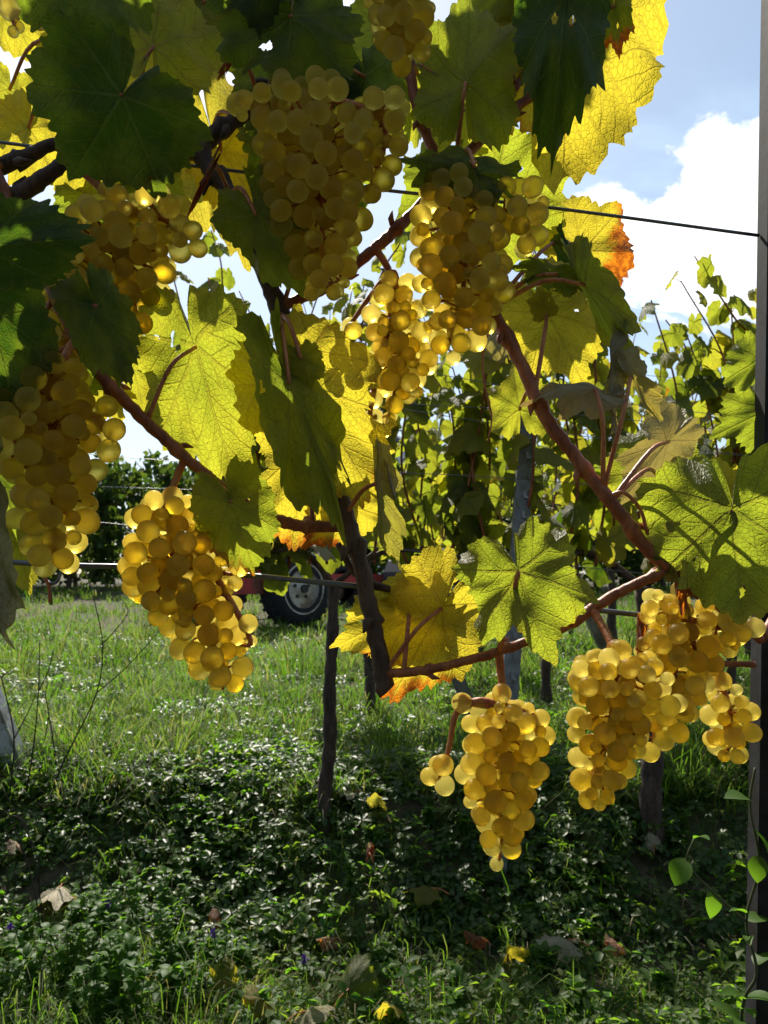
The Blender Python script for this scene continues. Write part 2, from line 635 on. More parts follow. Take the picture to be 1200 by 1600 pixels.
def leaf_verts(rs, nper=84, rings=8, deep=.7, w=1., fold=.2, foldr=None, curl=0., droop=.3, wave=1., teeth=.09, tip=1.):
    """unit leaf: stalk end at the origin, tip along +y (length 1), upper face +z. returns verts, faces, flat coords, rim"""
    prof = [leaf_profile(rs, deep), leaf_profile(rs, deep)]
    foldr = fold if foldr is None else foldr
    k_t = 21
    ph = [rs.random(), rs.random()]
    angs = []
    for sd in (1, 0):
        for k in range(nper + 1):
            q = 178 * (k / nper)
            if sd == 1:
                angs.append(-(178 - q))
            else:
                if k == 0:
                    continue
                angs.append(q)
    n = len(angs)
    p1, p2, p3 = rs.uniform(0, 6), rs.uniform(0, 6), rs.uniform(0, 6)
    verts, flat, rim = [], [], []

    def deform(x, y, rr, th):
        sgn = 1 if x >= 0 else -1
        a = (foldr if sgn > 0 else fold) + curl * abs(x)
        xx = sgn * abs(x) * math.cos(a)
        z = -abs(x) * math.sin(a)
        z += wave * (.045 * rr * rr * math.sin(th * 4.2 + p1) + .045 * math.sin(6 * x + p2) * math.sin(5 * y + p3) + .022 * math.sin(11 * x + p3) * math.sin(10 * y + p1))
        z += .07 * wave * max(0, rr - .72) * math.sin(th * 7 + p2) + .035 * wave * rr * math.sin(th * 11 + p3) * rr * rr
        yy = y
        if droop and y > 0:
            yy = math.sin(droop * y) / droop
            z -= (1 - math.cos(droop * y)) / droop
        elif droop:
            z -= .25 * droop * y * y
        return Vector((xx, yy, z))
    verts.append(Vector((0, 0, 0)))
    flat.append((.5, .5))
    rim.append(0)
    for j in range(1, rings + 1):
        f = (j / rings) ** .85
        for dg in angs:
            sd = 0 if dg >= 0 else 1
            ad = abs(dg)
            rr = prof[sd](ad)
            if teeth:
                s = (ad / 180 * k_t + ph[sd]) % 1
                tt = s / .62 if s < .62 else (1 - s) / .38
                big = .35 + 1.0 * math.sin(ad * .31 + ph[sd] * 9) ** 2
                rr *= 1 + teeth * big * (tt - .55) * (f ** 3)
            th = R(dg)
            x, y = rr * f * math.sin(th) * w, rr * f * math.cos(th) * tip
            verts.append(deform(x, y, f, th))
            flat.append((.5 + .5 * rr * f * math.sin(th), .5 + .5 * rr * f * math.cos(th)))
            rim.append(f)
    faces = []
    for k in range(n - 1):
        faces.append((0, 1 + k + 1, 1 + k))
    for j in range(rings - 1):
        for k in range(n - 1):
            a = 1 + j * n + k
            faces.append((a, a + 1, a + 1 + n, a + n))
    return verts, faces, flat, rim


def leaf_mesh(name, verts, faces, flat, rim, mat=None):
    me = bpy.data.meshes.new(name)
    me.from_pydata([tuple(v) for v in verts], [], faces)
    uvl = me.uv_layers.new(name='flat')
    li = np.zeros(len(me.loops), np.int32)
    me.loops.foreach_get('vertex_index', li)
    uvl.data.foreach_set('uv', np.array(flat, np.float32)[li].ravel())
    at = me.attributes.new('rim', 'FLOAT', 'POINT')
    at.data.foreach_set('value', np.array(rim, np.float32))
    me.polygons.foreach_set('use_smooth', [True] * len(me.polygons))
    me.materials.append(mat or M['leaf'])
    me.update()
    return me


def leaf_frame(J, T, roll):
    """frame with y from J to T, z towards the camera turned by roll about y"""
    yv = (T - J).normalized()
    view = (Vector((0, 0, CAMZ)) - J).normalized()
    zv = (view - yv * view.dot(yv)).normalized()
    zv = Matrix.Rotation(R(roll), 3, yv) @ zv
    xv = yv.cross(zv)
    return Matrix((xv, yv, zv)).transposed()


CANES = []          # (points, radii) of the near vine, for attaching stalks


def nearest_cane(p):
    best, bp = 9, None
    for pts, rad in CANES:
        for q in pts:
            d = (q - p).length
            if d < best:
                best, bp = d, q
    return bp, best


def stalk(parent, A, J, r0=.0022, r1=.0015, sag=.1, name='petiole', mat='petiole', frm=None):
    L = (J - A).length
    mid = A.lerp(J, .55) + Vector((0, -.15 * L, sag * L))
    pts = smooth_path([A, mid, J], 5)
    n = len(pts)
    mb = MB().tube(pts, [r0 * 1.5 if k == 0 else r0 + (r1 - r0) * k / n for k in range(n)], 7)
    return mb.build(name, M[mat], parent)


NEARLEAF = []


def leaf(vine, J, T, d=.6, dd=0., roll=0., w=1., fold=.25, foldr=None, curl=0., droop=.35, yel=.5, brown=.05, bdir=0., dry=0., att=None, deep=.72, wave=1.5, seed=None, tip=1., name='leaf', label=None):
    sd = seed if seed is not None else int(abs(J[0] * 31 + J[1] * 17 + T[0] * 7)) % 9973
    rs = random.Random(sd)
    Jp = P(J[0], J[1], d)
    Tp = P(T[0], T[1], d + dd)
    S = (Tp - Jp).length
    Rm = leaf_frame(Jp, Tp, roll)
    v, f, fl, rm = leaf_verts(rs, 84, 11, deep, w, fold, foldr, curl, droop, wave)
    if droop:
        S *= droop / math.sin(min(droop, 1.5))
    cuts = []
    for k_ in range(rs.choice([0, 0, 1, 2, 3])):
        a_, q_ = rs.uniform(-2.2, 2.2), rs.uniform(.2, .7)
        cuts.append((.5 + .5 * q_ * math.sin(a_), .5 + .5 * q_ * math.cos(a_), rs.uniform(.012, .030)))
    if rs.random() < .55:
        a_ = rs.uniform(-2.0, 2.0)
        q_ = rs.uniform(.68, .9)
        cuts.append((.5 + .5 * q_ * math.sin(a_), .5 + .5 * q_ * math.cos(a_), rs.uniform(.035, .075)))
    if cuts:
        keep = []
        for q in f:
            cx_ = sum(fl[i_][0] for i_ in q) / len(q)
            cy_ = sum(fl[i_][1] for i_ in q) / len(q)
            if all((cx_ - a_) ** 2 + (cy_ - b_) ** 2 > (r_ * (1 + .35 * math.sin(40 * cx_ + 31 * cy_))) ** 2 for a_, b_, r_ in cuts):
                keep.append(q)
        f = keep
    vv = [Jp + Rm @ (q * S) for q in v]
    o = link(name, leaf_mesh(name, vv, f, fl, rm), vine)
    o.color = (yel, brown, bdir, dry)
    if label:
        o['label'] = label
    if att != 0:
        if att is None:
            A, dist = nearest_cane(Jp)
        else:
            A = P(att[0], att[1], att[2] if len(att) > 2 else .62)
            A, dist = nearest_cane(A)
        if A is not None and dist < .4:
            stalk(o, A, Jp, .0020, .0015)
    return o


# ------------------------------------------------------------------ the near grapevine: wood
vine = empty('grapevine', (-.60, .66, g(-.60, .66)), 'close grapevine with big backlit yellow and green leaves on arching canes', 'grapevine')


def cane(pts, mat='cane', name='cane', nodes=True, d=.62, seed=1, world=False, parent=None, sides=10):
    """pts: (px, py, radius in px[, depth])"""
    rs = random.Random(seed)
    wp, wr = [], []
    for p in pts:
        if world:
            wp.append(Vector(p[:3]))
            wr.append(p[3])
        else:
            dp = p[3] if len(p) > 3 else d
            wp.append(P(p[0], p[1], dp))
            wr.append(p[2] * dp / FPX)
    path = smooth_path(wp, 8)
    n = len(path)
    rad = []
    for k in range(n):
        t = k / 8
        a = min(int(t), len(wr) - 2)
        r = wr[a] + (wr[a + 1] - wr[a]) * (t - a)
        r *= 1 + rs.uniform(-.06, .06)
        rad.append(r)
    marks = []
    if nodes:                                   # swollen nodes, a little zigzag at each
        acc = 0
        nxt = rs.uniform(.03, .06)
        for k in range(1, n):
            acc += (path[k] - path[k - 1]).length
            if acc > nxt:
                acc = 0
                nxt = rs.uniform(.05, .075)
                rad[k] *= 1.38
                marks.append(k)
                if k + 1 < n:
                    rad[k + 1] *= 1.15
    path = [path[k] + Vector((rs.uniform(-1, 1), rs.uniform(-1, 1), rs.uniform(-1, 1))) * rad[k] * .12 for k in range(n)]
    mb = MB().tube(path, rad, sides)
    for k in marks:                             # a bud beside each node
        t_ = (path[min(k + 1, n - 1)] - path[k - 1]).normalized()
        q_ = t_.orthogonal().normalized()
        q_ = Matrix.Rotation(rs.choice([0, PI]) + rs.uniform(-.4, .4), 3, t_) @ q_
        p_ = path[k] + q_ * rad[k] * .7
        mb.tube([p_, p_ + (q_ + t_ * .5) * rad[k] * .7, p_ + (q_ + t_ * .9) * rad[k] * 1.3], [rad[k] * .42, rad[k] * .40, rad[k] * .08], 6)
    o = mb.build(name, M[mat], parent or vine)
    CANES.append((path, rad))
    return o


# trunk and head stand just outside the picture on the left, the arm comes in at the upper left
zt = g(-.60, .66)
cane([(-.60, .66, zt - .05, .030), (-.585, .67, .3, .026), (-.61, .655, .6, .027), (-.58, .66, .95, .024), (-.52, .655, 1.18, .022), (-.42, .65, 1.27, .017), (-.33, .64, 1.285, .013)],
     'trunk', 'trunk', False, world=True, sides=12)
cane([(-60, 262, 16, .63), (-10, 262, 15, .62), (40, 245, 13, .62), (95, 225, 10, .62), (200, 225, 10, .64), (300, 235, 13, .64)], 'oldwood', 'arm', seed=2)
cane([(-40, 350, 14, .62), (0, 325, 15, .61), (50, 290, 14, .61), (100, 255, 11, .61), (150, 215, 9, .62), (215, 205, 8, .63)], 'oldwood', 'arm', seed=3)
cane([(470, 90, 11, .66), (440, 130, 11, .65), (385, 175, 12, .645), (335, 212, 14, .64), (315, 240, 15, .635), (350, 290, 14, .63), (382, 350, 13.5, .625), (412, 425, 14, .62), (438, 490, 15, .62),
      (470, 580, 14, .63), (505, 700, 13, .635), (540, 805, 14, .63), (562, 880, 13, .62), (580, 960, 13.5, .615), (594, 1030, 14, .61), (603, 1082, 14.5, .61)], 'oldwood', 'cane', seed=4)
cane([(-40, 190, 8, .60), (0, 285, 9, .60), (25, 345, 9, .595), (70, 432, 9, .59), (125, 540, 9.5, .59), (175, 605, 10, .59), (230, 660, 10.5, .60), (290, 715, 9, .605), (345, 760, 9, .61), (400, 800, 9, .62), (445, 816, 10, .625), (490, 823, 9.5, .63), (540, 822, 9, .63)], 'cane', seed=5)
cane([(440, 480, 9, .62), (470, 466, 9, .62), (512, 447, 9.5, .63), (560, 410, 8.5, .635), (602, 374, 9.5, .64), (648, 330, 8.5, .645), (690, 280, 8, .65), (728, 242, 9.5, .65), (778, 190, 8.5, .65), (832, 150, 8, .65), (870, 120, 6, .66)], 'cane', seed=6)
cane([(778, 190, 7, .65), (802, 142, 6, .65), (826, 92, 5.5, .65), (842, 40, 4.5, .66)], 'cane', seed=7)
cane([(625, 20, 8, .65), (637, 100, 9, .65), (655, 175, 9, .65), (678, 240, 8.5, .65), (692, 280, 7, .65)], 'cane', seed=8)
cane([(700, 370, 9, .65), (735, 430, 11, .64), (772, 490, 10.5, .63), (812, 565, 10.5, .62), (852, 650, 11, .61), (905, 722, 10.5, .605), (955, 785, 11, .60), (1003, 848, 10.5, .60), (1045, 888, 10, .60), (1085, 912, 11, .61), (1130, 950, 9, .62), (1190, 1000, 7, .64)], 'cane', seed=9)
cane([(690, 272, 7, .652), (697, 320, 8, .655), (700, 372, 9, .65)], 'cane', seed=19, nodes=False)
cane([(600, 1052, 7.5, .61), (650, 1049, 7.5, .60), (700, 1040, 7, .60), (760, 1024, 7.5, .60), (800, 1010, 7, .605), (872, 985, 8, .61), (932, 946, 9, .61), (985, 917, 8, .605), (1042, 890, 8, .60)], 'cane', seed=10)
cane([(528, 850, 5, .635), (560, 900, 6, .63), (618, 924, 5.5, .63), (692, 952, 4, .64)], 'oldwood', seed=11)
cane([(1180, 1038, 5, .62), (1125, 1036, 4.5, .62), (1090, 1020, 4, .62), (1075, 960, 4, .61), (1060, 900, 4, .605)], 'cane', seed=12)
# laterals added out of view to carry the crown that shades the upper leaves
cane([(625, 20, 8, .65), (610, -160, 8, .68), (640, -420, 7, .72), (600, -760, 5, .75)], 'cane', seed=13)
cane([(870, 120, 6, .66), (900, -60, 6, .68), (930, -330, 6, .72), (900, -700, 4, .75)], 'cane', seed=14)
cane([(470, 90, 10, .66), (455, -60, 9, .68), (420, -330, 7, .72), (440, -700, 5, .76)], 'cane', seed=15)
cane([(100, 225, 9, .62), (130, 60, 8, .64), (160, -150, 7, .67), (130, -420, 6, .70), (170, -760, 5, .74)], 'cane', seed=16)
cane([(1190, 1000, 7, .64), (1235, 900, 6, .68), (1240, 760, 5, .72), (1232, 640, 5, .75), (1250, 500, 4, .77)], 'cane', seed=17)
# tendrils
for pts in ([(772, 500, 2.5, .62), (757, 540, 2, .61), (755, 590, 2, .61), (768, 650, 1.6, .615), (762, 690, 1.4, .62)],
            [(952, 775, 4, .598), (975, 770, 3.4, .592), (1000, 795, 3, .595), (1012, 835, 3, .60)],
            [(730, 125, 2.4, .645), (690, 120, 2.2, .64), (655, 100, 2, .64)],
            [(732, 170, 1.8, .645), (712, 180, 1.6, .64), (698, 182, 1.5, .64), (700, 198, 1.4, .64), (690, 210, 1.2, .64)],
            [(60, 890, 2.5, .61), (75, 912, 2.5, .61), (78, 942, 2.2, .61)]):
    wp = smooth_path([P(a, b_, d_) for a, b_, c_, d_ in pts], 6)
    wr = np.interp(np.linspace(0, 1, len(wp)), np.linspace(0, 1, len(pts)), [c_ * d_ / FPX for a, b_, c_, d_ in pts])
    MB().tube(wp, list(wr), 6).build('tendril', M['petiole'], vine)

# ------------------------------------------------------------------ the near grapevine: leaves
D = dict
LV = [
    # upper left, mostly in the shade of the crown
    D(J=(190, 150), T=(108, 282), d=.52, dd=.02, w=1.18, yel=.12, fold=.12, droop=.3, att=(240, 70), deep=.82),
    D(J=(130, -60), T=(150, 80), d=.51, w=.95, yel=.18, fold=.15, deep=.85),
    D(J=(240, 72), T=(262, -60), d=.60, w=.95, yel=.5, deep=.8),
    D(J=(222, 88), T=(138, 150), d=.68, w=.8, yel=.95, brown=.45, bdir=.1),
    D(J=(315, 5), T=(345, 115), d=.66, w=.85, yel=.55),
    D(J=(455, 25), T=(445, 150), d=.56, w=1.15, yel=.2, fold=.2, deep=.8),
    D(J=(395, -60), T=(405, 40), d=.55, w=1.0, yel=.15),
    D(J=(330, -40), T=(300, 60), d=.67, w=.9, yel=.7),
    D(J=(12, 10), T=(55, 95), d=.68, w=.9, yel=.8),
    D(J=(150, 232), T=(135, 350), d=.67, w=.75, yel=.85),
    D(J=(45, 200), T=(20, 290), d=.69, w=.8, yel=.9, brown=.2),
    D(J=(330, 205), T=(385, 420), d=.70, w=.5, yel=.85, dry=.15),
    D(J=(345, 235), T=(405, 325), d=.69, w=.8, yel=.9),
    D(J=(400, 335), T=(472, 455), d=.575, w=.66, yel=.35, roll=15, deep=.8, att=(350, 290)),
    D(J=(205, 215), T=(240, 300), d=.56, w=.45, brown=1.2, yel=.6, fold=.9, curl=1.5, wave=3, label='shrivelled dark red leaf scrap'),
    D(J=(330, 262), T=(295, 335), d=.58, w=.4, brown=1.2, yel=.5, fold=1.0, curl=1.5, wave=3, label='shrivelled dark leaf scrap'),
    D(J=(372, 75), T=(340, 125), d=.6, w=.5, brown=1.2, yel=.6, fold=.9, curl=1.2, wave=3),
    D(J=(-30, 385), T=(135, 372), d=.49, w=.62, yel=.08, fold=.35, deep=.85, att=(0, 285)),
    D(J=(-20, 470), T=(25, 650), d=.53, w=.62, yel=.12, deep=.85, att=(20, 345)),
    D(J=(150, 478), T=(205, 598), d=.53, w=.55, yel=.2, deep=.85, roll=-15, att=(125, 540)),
    D(J=(-20, 440), T=(60, 520), d=.66, w=.8, yel=.6),
    D(J=(205, 565), T=(228, 655), d=.67, w=.75, yel=.75, brown=.2, att=(175, 605)),
    D(J=(160, 600), T=(190, 660), d=.66, w=.75, yel=.8, brown=.25, bdir=.2, att=(175, 605)),
    D(J=(-25, 690), T=(55, 895), d=.66, w=.45, yel=.35, att=0),
    D(J=(-22, 800), T=(9, 1035), d=.52, w=.16, roll=45, dry=.55, yel=.4, fold=.8, att=0),
    D(J=(28, 850), T=(48, 930), d=.64, w=.8, yel=.75, att=0),
    D(J=(70, 545), T=(100, 665), d=.625, w=.9, yel=.2, att=(125, 540)),  # pair added behind the long dim bunch to keep sun off it
    D(J=(55, 640), T=(98, 770), d=.625, w=.8, yel=.25, att=(125, 540)),
    D(J=(165, 335), T=(150, 455), d=.675, w=.85, yel=.3),  # pair added behind the broad left bunch to keep sun off it
    D(J=(232, 292), T=(245, 385), d=.68, w=.8, yel=.5),
    D(J=(310, 40), T=(365, 108), d=.70, w=.9, yel=.55),
    D(J=(285, -10), T=(245, 60), d=.72, w=.9, yel=.6),
    D(J=(110, 60), T=(80, 120), d=.70, w=.9, yel=.75),
    D(J=(590, 40), T=(560, 120), d=.72, w=.8, yel=.5),
    D(J=(660, 160), T=(700, 225), d=.72, w=.9, yel=.55),
    D(J=(760, 40), T=(800, 100), d=.72, w=.9, yel=.6),
    D(J=(255, 235), T=(285, 320), d=.73, w=.8, yel=.8),
    D(J=(15, 140), T=(0, 215), d=.70, w=.9, yel=.7),
    # upper middle
    D(J=(728, 128), T=(738, -50), d=.62, w=.62, yel=.42, fold=.2, att=(728, 242)),
    D(J=(722, 150), T=(678, 245), d=.68, w=.95, yel=.6, att=(728, 242)),
    D(J=(620, 105), T=(620, 230), d=.69, w=.6, yel=.55, roll=20),
    D(J=(790, -30), T=(770, 45), d=.66, w=.9, yel=.5),
    D(J=(742, 262), T=(612, 222), d=.585, dd=.01, w=.55, roll=52, yel=.2, fold=.3, att=(728, 242)),
    D(J=(770, 300), T=(886, 385), d=.725, w=.95, yel=.5, fold=.15, att=(728, 242)),
    D(J=(872, 428), T=(792, 402), d=.61, w=.5, roll=45, yel=.3),
    D(J=(885, -20), T=(862, 222), d=.57, w=.38, yel=.06, fold=.2, brown=.22, bdir=.5, deep=.85, att=(842, 40)),
    D(J=(895, 40), T=(880, 282), d=.64, w=.68, yel=1., brown=.16, bdir=.1, fold=.1, deep=.85, att=(842, 40)),
    D(J=(800, 90), T=(790, 205), d=.68, w=.6, yel=.85, brown=.2, att=(826, 92)),
    D(J=(960, 10), T=(968, 88), d=.60, w=.5, yel=.25, brown=.5),
    D(J=(450, 190), T=(472, 325), d=.655, w=.8, yel=.3, att=(440, 130)),  # rest of this group added behind the bunches to block light
    D(J=(525, 195), T=(545, 330), d=.66, w=.8, yel=.3, att=(470, 90)),
    D(J=(470, 285), T=(515, 400), d=.65, w=.7, yel=.3, att=(412, 425)),
    D(J=(685, 285), T=(668, 402), d=.69, w=.7, yel=.4),
    D(J=(420, 130), T=(400, 225), d=.66, w=.8, yel=.2, att=(440, 130)),
    D(J=(570, 120), T=(600, 230), d=.665, w=.8, yel=.2, att=(470, 90)),
    D(J=(500, 110), T=(490, 215), d=.66, w=.9, yel=.15, att=(470, 90)),
    D(J=(520, 330), T=(505, 445), d=.645, w=.6, yel=.2, att=(438, 490)),
    D(J=(110, 420), T=(95, 530), d=.67, w=.8, yel=.2, att=(125, 540)),
    D(J=(60, 720), T=(85, 830), d=.625, w=.6, yel=.2, att=(125, 540)),
    # right side
    D(J=(912, 392), T=(978, 318), d=.735, w=.98, yel=1., brown=.80, bdir=.27, seed=7, fold=.1, deep=.88, att=(790, 470)),
    D(J=(896, 420), T=(884, 330), d=.66, w=.35, roll=40, yel=.1, fold=.4, att=0),  # dark blade standing in for the shaded left strip of a leaf
    D(J=(915, 445), T=(982, 600), d=.60, w=.34, roll=28, yel=.5, fold=.55, foldr=.9, droop=.5, brown=.1, att=(790, 470)),
    D(J=(955, 560), T=(940, 690), d=.60, w=.25, roll=40, dry=.7, yel=.5, fold=1., curl=1.2, att=0),
    D(J=(855, 487), T=(918, 612), d=.64, w=.72, yel=.88, brown=.1, att=(812, 640)),
    D(J=(850, 480), T=(838, 445), d=.63, w=.8, yel=.8, att=0),
    D(J=(930, 607), T=(820, 600), d=.59, w=.5, roll=52, dry=.9, yel=.6, fold=.5, curl=.8, wave=2, att=(938, 770)),
    D(J=(985, 590), T=(1035, 662), d=.60, w=.55, roll=25, dry=.5, yel=.8, fold=.6, curl=.8, wave=2, att=(938, 770)),
    D(J=(1030, 745), T=(1075, 652), d=.69, w=1.15, yel=.5, att=(955, 785)),
    D(J=(1045, 690), T=(972, 792), d=.66, w=.55, dry=.75, yel=.4, fold=.4, roll=-20, att=(955, 785)),
    D(J=(1140, 792), T=(1112, 712), d=.63, w=1.1, yel=.8, brown=.1),
    D(J=(1145, 797), T=(1160, 985), d=.555, w=1.0, yel=.42, fold=.22, foldr=.3, brown=.08, deep=.85, att=(1045, 888)),
    D(J=(1200, 640), T=(1118, 680), d=.72, w=.8, yel=.35),
    D(J=(1185, 560), T=(1165, 640), d=.76, w=.8, yel=.4),
    D(J=(1062, 885), T=(1066, 972), d=.59, w=.3, brown=1.3, yel=.3, fold=.8, curl=1.2, att=0, label='withered brown leaf'),
    D(J=(1002, 985), T=(1000, 1045), d=.63, w=.5, brown=1.3, yel=.3, fold=.8, curl=1.2, att=0, label='withered brown leaf'),
    # centre
    D(J=(306, 542), T=(362, 762), d=.62, w=.60, yel=.58, roll=12, fold=.18, brown=.18, bdir=.85, deep=.82, att=(230, 660)),
    D(J=(452, 600), T=(545, 838), d=.57, w=.30, yel=.30, roll=-25, fold=.3, droop=.2, deep=.88, att=(438, 490)),
    D(J=(470, 560), T=(482, 612), d=.575, w=.9, yel=.4, att=(438, 490)),
    D(J=(470, 600), T=(590, 790), d=.60, w=.62, yel=.85, brown=.24, bdir=.05, roll=10, deep=.88, att=(505, 700)),
    D(J=(482, 690), T=(455, 862), d=.68, w=.62, yel=.95, brown=.3, bdir=.95, deep=.85, att=(490, 823)),
    D(J=(545, 790), T=(470, 858), d=.67, w=.75, yel=.95, brown=.4, bdir=.0, att=(540, 822)),
    D(J=(360, 785), T=(398, 896), d=.585, w=.68, yel=.42, brown=.26, bdir=.08, fold=.15, foldr=.2, deep=.93, att=(345, 760)),
    D(J=(588, 755), T=(606, 900), d=.60, w=.34, yel=.62, dry=.3, roll=35, fold=.8, curl=1., att=(540, 805)),
    D(J=(612, 760), T=(600, 715), d=.60, w=.4, dry=.9, yel=.5, fold=1., curl=1.5, wave=3, att=0),
    D(J=(640, 955), T=(518, 1012), d=.622, w=.66, yel=.95, brown=.25, bdir=.85, fold=.15, deep=.8, att=(650, 1049)),
    D(J=(690, 950), T=(604, 1108), d=.614, w=.62, yel=.95, brown=.34, bdir=.0, fold=.15, deep=.8, att=(615, 1050)),
    D(J=(672, 915), T=(715, 905), d=.635, w=1.0, yel=.9, att=(692, 952)),
    D(J=(810, 893), T=(862, 1040), d=.545, dd=-.02, w=1.02, yel=.42, fold=.20, foldr=.28, droop=.3, brown=.14, bdir=0, deep=.64, att=(765, 1022)),
    D(J=(812, 640), T=(800, 560), d=.66, w=.8, yel=.6),
]
for k in LV:
    leaf(vine, **k)
# unseen canes and leaves added towards the sun to shade the upper growth
for pts in ([(160, -150, 7, .67), (200, -260, 6, .80), (180, -420, 5, .90), (210, -620, 4, .92)],
            [(455, -60, 9, .68), (430, -150, 6, .80), (400, -260, 5, .92), (380, -420, 4, .96)],
            [(640, -420, 7, .72), (560, -330, 5, .82), (600, -200, 5, .90), (580, -110, 3, .95)],
            [(130, 60, 8, .64), (60, -80, 6, .74), (40, -140, 5, .84), (90, -200, 4, .95)],
            [(900, -60, 6, .68), (800, -140, 5, .76), (720, -150, 4, .84), (700, -210, 4, .92)]):
    cane(pts, 'cane', seed=int(pts[0][0]))


def pix(p):
    q = p - Vector((0, 0, CAMZ))
    dz = q.y * CP + q.z * SP
    return 600 + FPX * q.x / dz, 800 - FPX * (-q.y * SP + q.z * CP) / dz


rsx = random.Random(5)  # leaves added sunwards of each spot that should lie in shade
for (tx, ty, td, rad, nl) in ((110, 160, .52, 100, 5), (280, 200, .52, 60, 2), (470, 80, .56, 90, 6), (620, 40, .54, 70, 5), (500, 200, .56, 120, 22), (500, 360, .57, 80, 10), (400, 170, .57, 50, 3), (590, 200, .57, 40, 2),
                              (880, 100, .57, 60, 4), (850, 170, .57, 40, 2), (50, 390, .5, 60, 4), (20, 560, .53, 50, 3), (680, 245, .59, 50, 3), (150, 420, .61, 80, 8), (190, 540, .53, 40, 2), (60, 660, .565, 60, 4), (900, 350, .6, 20, 1)):
    for k in range(nl):
        Q = P(tx + rsx.uniform(-rad, rad), ty + rsx.uniform(-rad, rad), td)
        t = .16 + rsx.uniform(0, .12)
        while t < .75 and pix(Q + sdir * t)[1] > -75:
            t += .02
        if t >= .75:
            continue
        C_ = Q + sdir * t
        px, py = pix(C_)
        if 180 < px < 330 and C_.y < .8:
            continue
        L = 80 / C_.y * .65 * rsx.uniform(.9, 1.2)
        a = rsx.uniform(-.9, .9) + PI / 2
        leaf(vine, J=(px - .3 * L * math.cos(a), py - .3 * L * math.sin(a)), T=(px + L * math.cos(a), py + L * math.sin(a)), d=C_.y, w=rsx.uniform(.85, 1.05), yel=rsx.uniform(.0, .4), roll=rsx.uniform(-25, 25), att=(px, py, C_.y), seed=rsx.randrange(9999), fold=.12)


# ------------------------------------------------------------------ grapes
def sphere_mesh():
    mb = MB()
    nr, ns = 14, 22
    mb.v.append(Vector((0, 0, 1)))
    for i in range(1, nr):
        t = PI * i / nr
        for k in range(ns):
            q = 2 * PI * k / ns
            mb.v.append(Vector((math.sin(t) * math.cos(q), math.sin(t) * math.sin(q), math.cos(t) * 1.03)))
    mb.v.append(Vector((0, 0, -1.05)))
    last = len(mb.v) - 1
    for k in range(ns):
        k2 = (k + 1) % ns
        mb.f.append((0, 1 + k, 1 + k2))
        for i in range(nr - 2):
            a = 1 + i * ns
            mb.f.append((a + k, a + ns + k, a + ns + k2, a + k2))
        a = 1 + (nr - 2) * ns
        mb.f.append((a + k, last, a + k2))
    return mb.mesh('grape', M['berry'])


GRAPE = sphere_mesh()


def bunch(label, spines, d, rpx=17.5, attach=None, n_max=110, seed=1, top=0):
    """spines: list of chains of (px, py, half width px); attach: pixel on a cane"""
    rs = random.Random(seed)
    s = d / FPX
    br = rpx * s * .93
    n_max = int(n_max * 1.35)
    caps = []
    for ch in spines:
        pts = [(P(x, y, d + (ex[0] if ex else 0)), h * s) for x, y, h, *ex in ch]
        for (p, a), (q, c) in zip(pts, pts[1:]):
            caps.append((p, q, a, c))
        if len(pts) == 1:
            caps.append((pts[0][0], pts[0][0] + Vector((0, 0, -1e-4)), pts[0][1], pts[0][1]))
    lo = Vector([min(min(p[i] - a, q[i] - c) for p, q, a, c in caps) for i in range(3)])
    hi = Vector([max(max(p[i] + a, q[i] + c) for p, q, a, c in caps) for i in range(3)])

    def inside(x):
        best, bp = -9, None
        for p, q, a, c in caps:
            u = q - p
            t = max(0, min(1, (x - p).dot(u) / max(u.length_squared, 1e-9)))
            cp = p + u * t
            v = (a + (c - a) * t) - (x - cp).length
            if v > best:
                best, bp = v, cp
        return best, bp
    pts = []
    for k in range(34000):
        x = Vector([rs.uniform(lo[i], hi[i]) for i in range(3)])
        dep, cp = inside(x)
        if dep < br * .62:
            continue
        if dep > br * 3.6:
            continue
        r = br * (rs.uniform(.86, 1.10) if rs.random() > .06 else rs.uniform(.55, .75))
        if all((x - p).length > (r + q) * .87 for p, q, c in pts):
            pts.append((x, r, cp))
            if len(pts) >= n_max:
                break
    A = None
    if attach is not None:
        A, _ = nearest_cane(P(attach[0], attach[1], attach[2] if len(attach) > 2 else .62))
    first = P(spines[0][0][0], spines[0][0][1], d)
    root = empty('grape_bunch', A if A is not None else first, label, 'grapes')
    mb = MB()
    for ci, ch in enumerate(spines):
        path = [P(x, y, d + (ex[0] if ex else 0)) for x, y, h, *ex in ch]
        if ci == 0 and A is not None:
            path = [A, A.lerp(path[0], .6) + Vector((0, .004, .006))] + path
        elif ci > 0:
            path = [P(spines[0][0][0], spines[0][0][1], d)] + path
        sp_ = smooth_path(path, 6)
        mb.tube(sp_, [.0034 + (.0011 - .0034) * k / len(sp_) for k in range(len(sp_))], 7)
    for x, r, cp in pts:
        e = (x - cp)
        if e.length < 1e-4:
            e = Vector((0, 0, -1))
        e.normalize()
        mb.tube([cp, cp.lerp(x, .5) + Vector((0, 0, .002)), x - e * r * .9], [.0009, .0007, .0011], 5, False)
    mb.build('stalk', M['stalk'], root)
    for x, r, cp in pts:
        o = link('grape', GRAPE, root)
        e = (x - cp)
        if e.length < 1e-4:
            e = Vector((0, 0, -1))
        e = (e.normalized() + Vector((rs.uniform(-.3, .3), rs.uniform(-.3, .3), rs.uniform(-.5, .1)))).normalized()
        o.matrix_parent_inverse = world_of(root).inverted()
        o.location = x
        o.rotation_euler = e.to_track_quat('Z', 'Y').to_euler()
        o.scale = (r, r, r * rs.uniform(.97, 1.06))
    return root


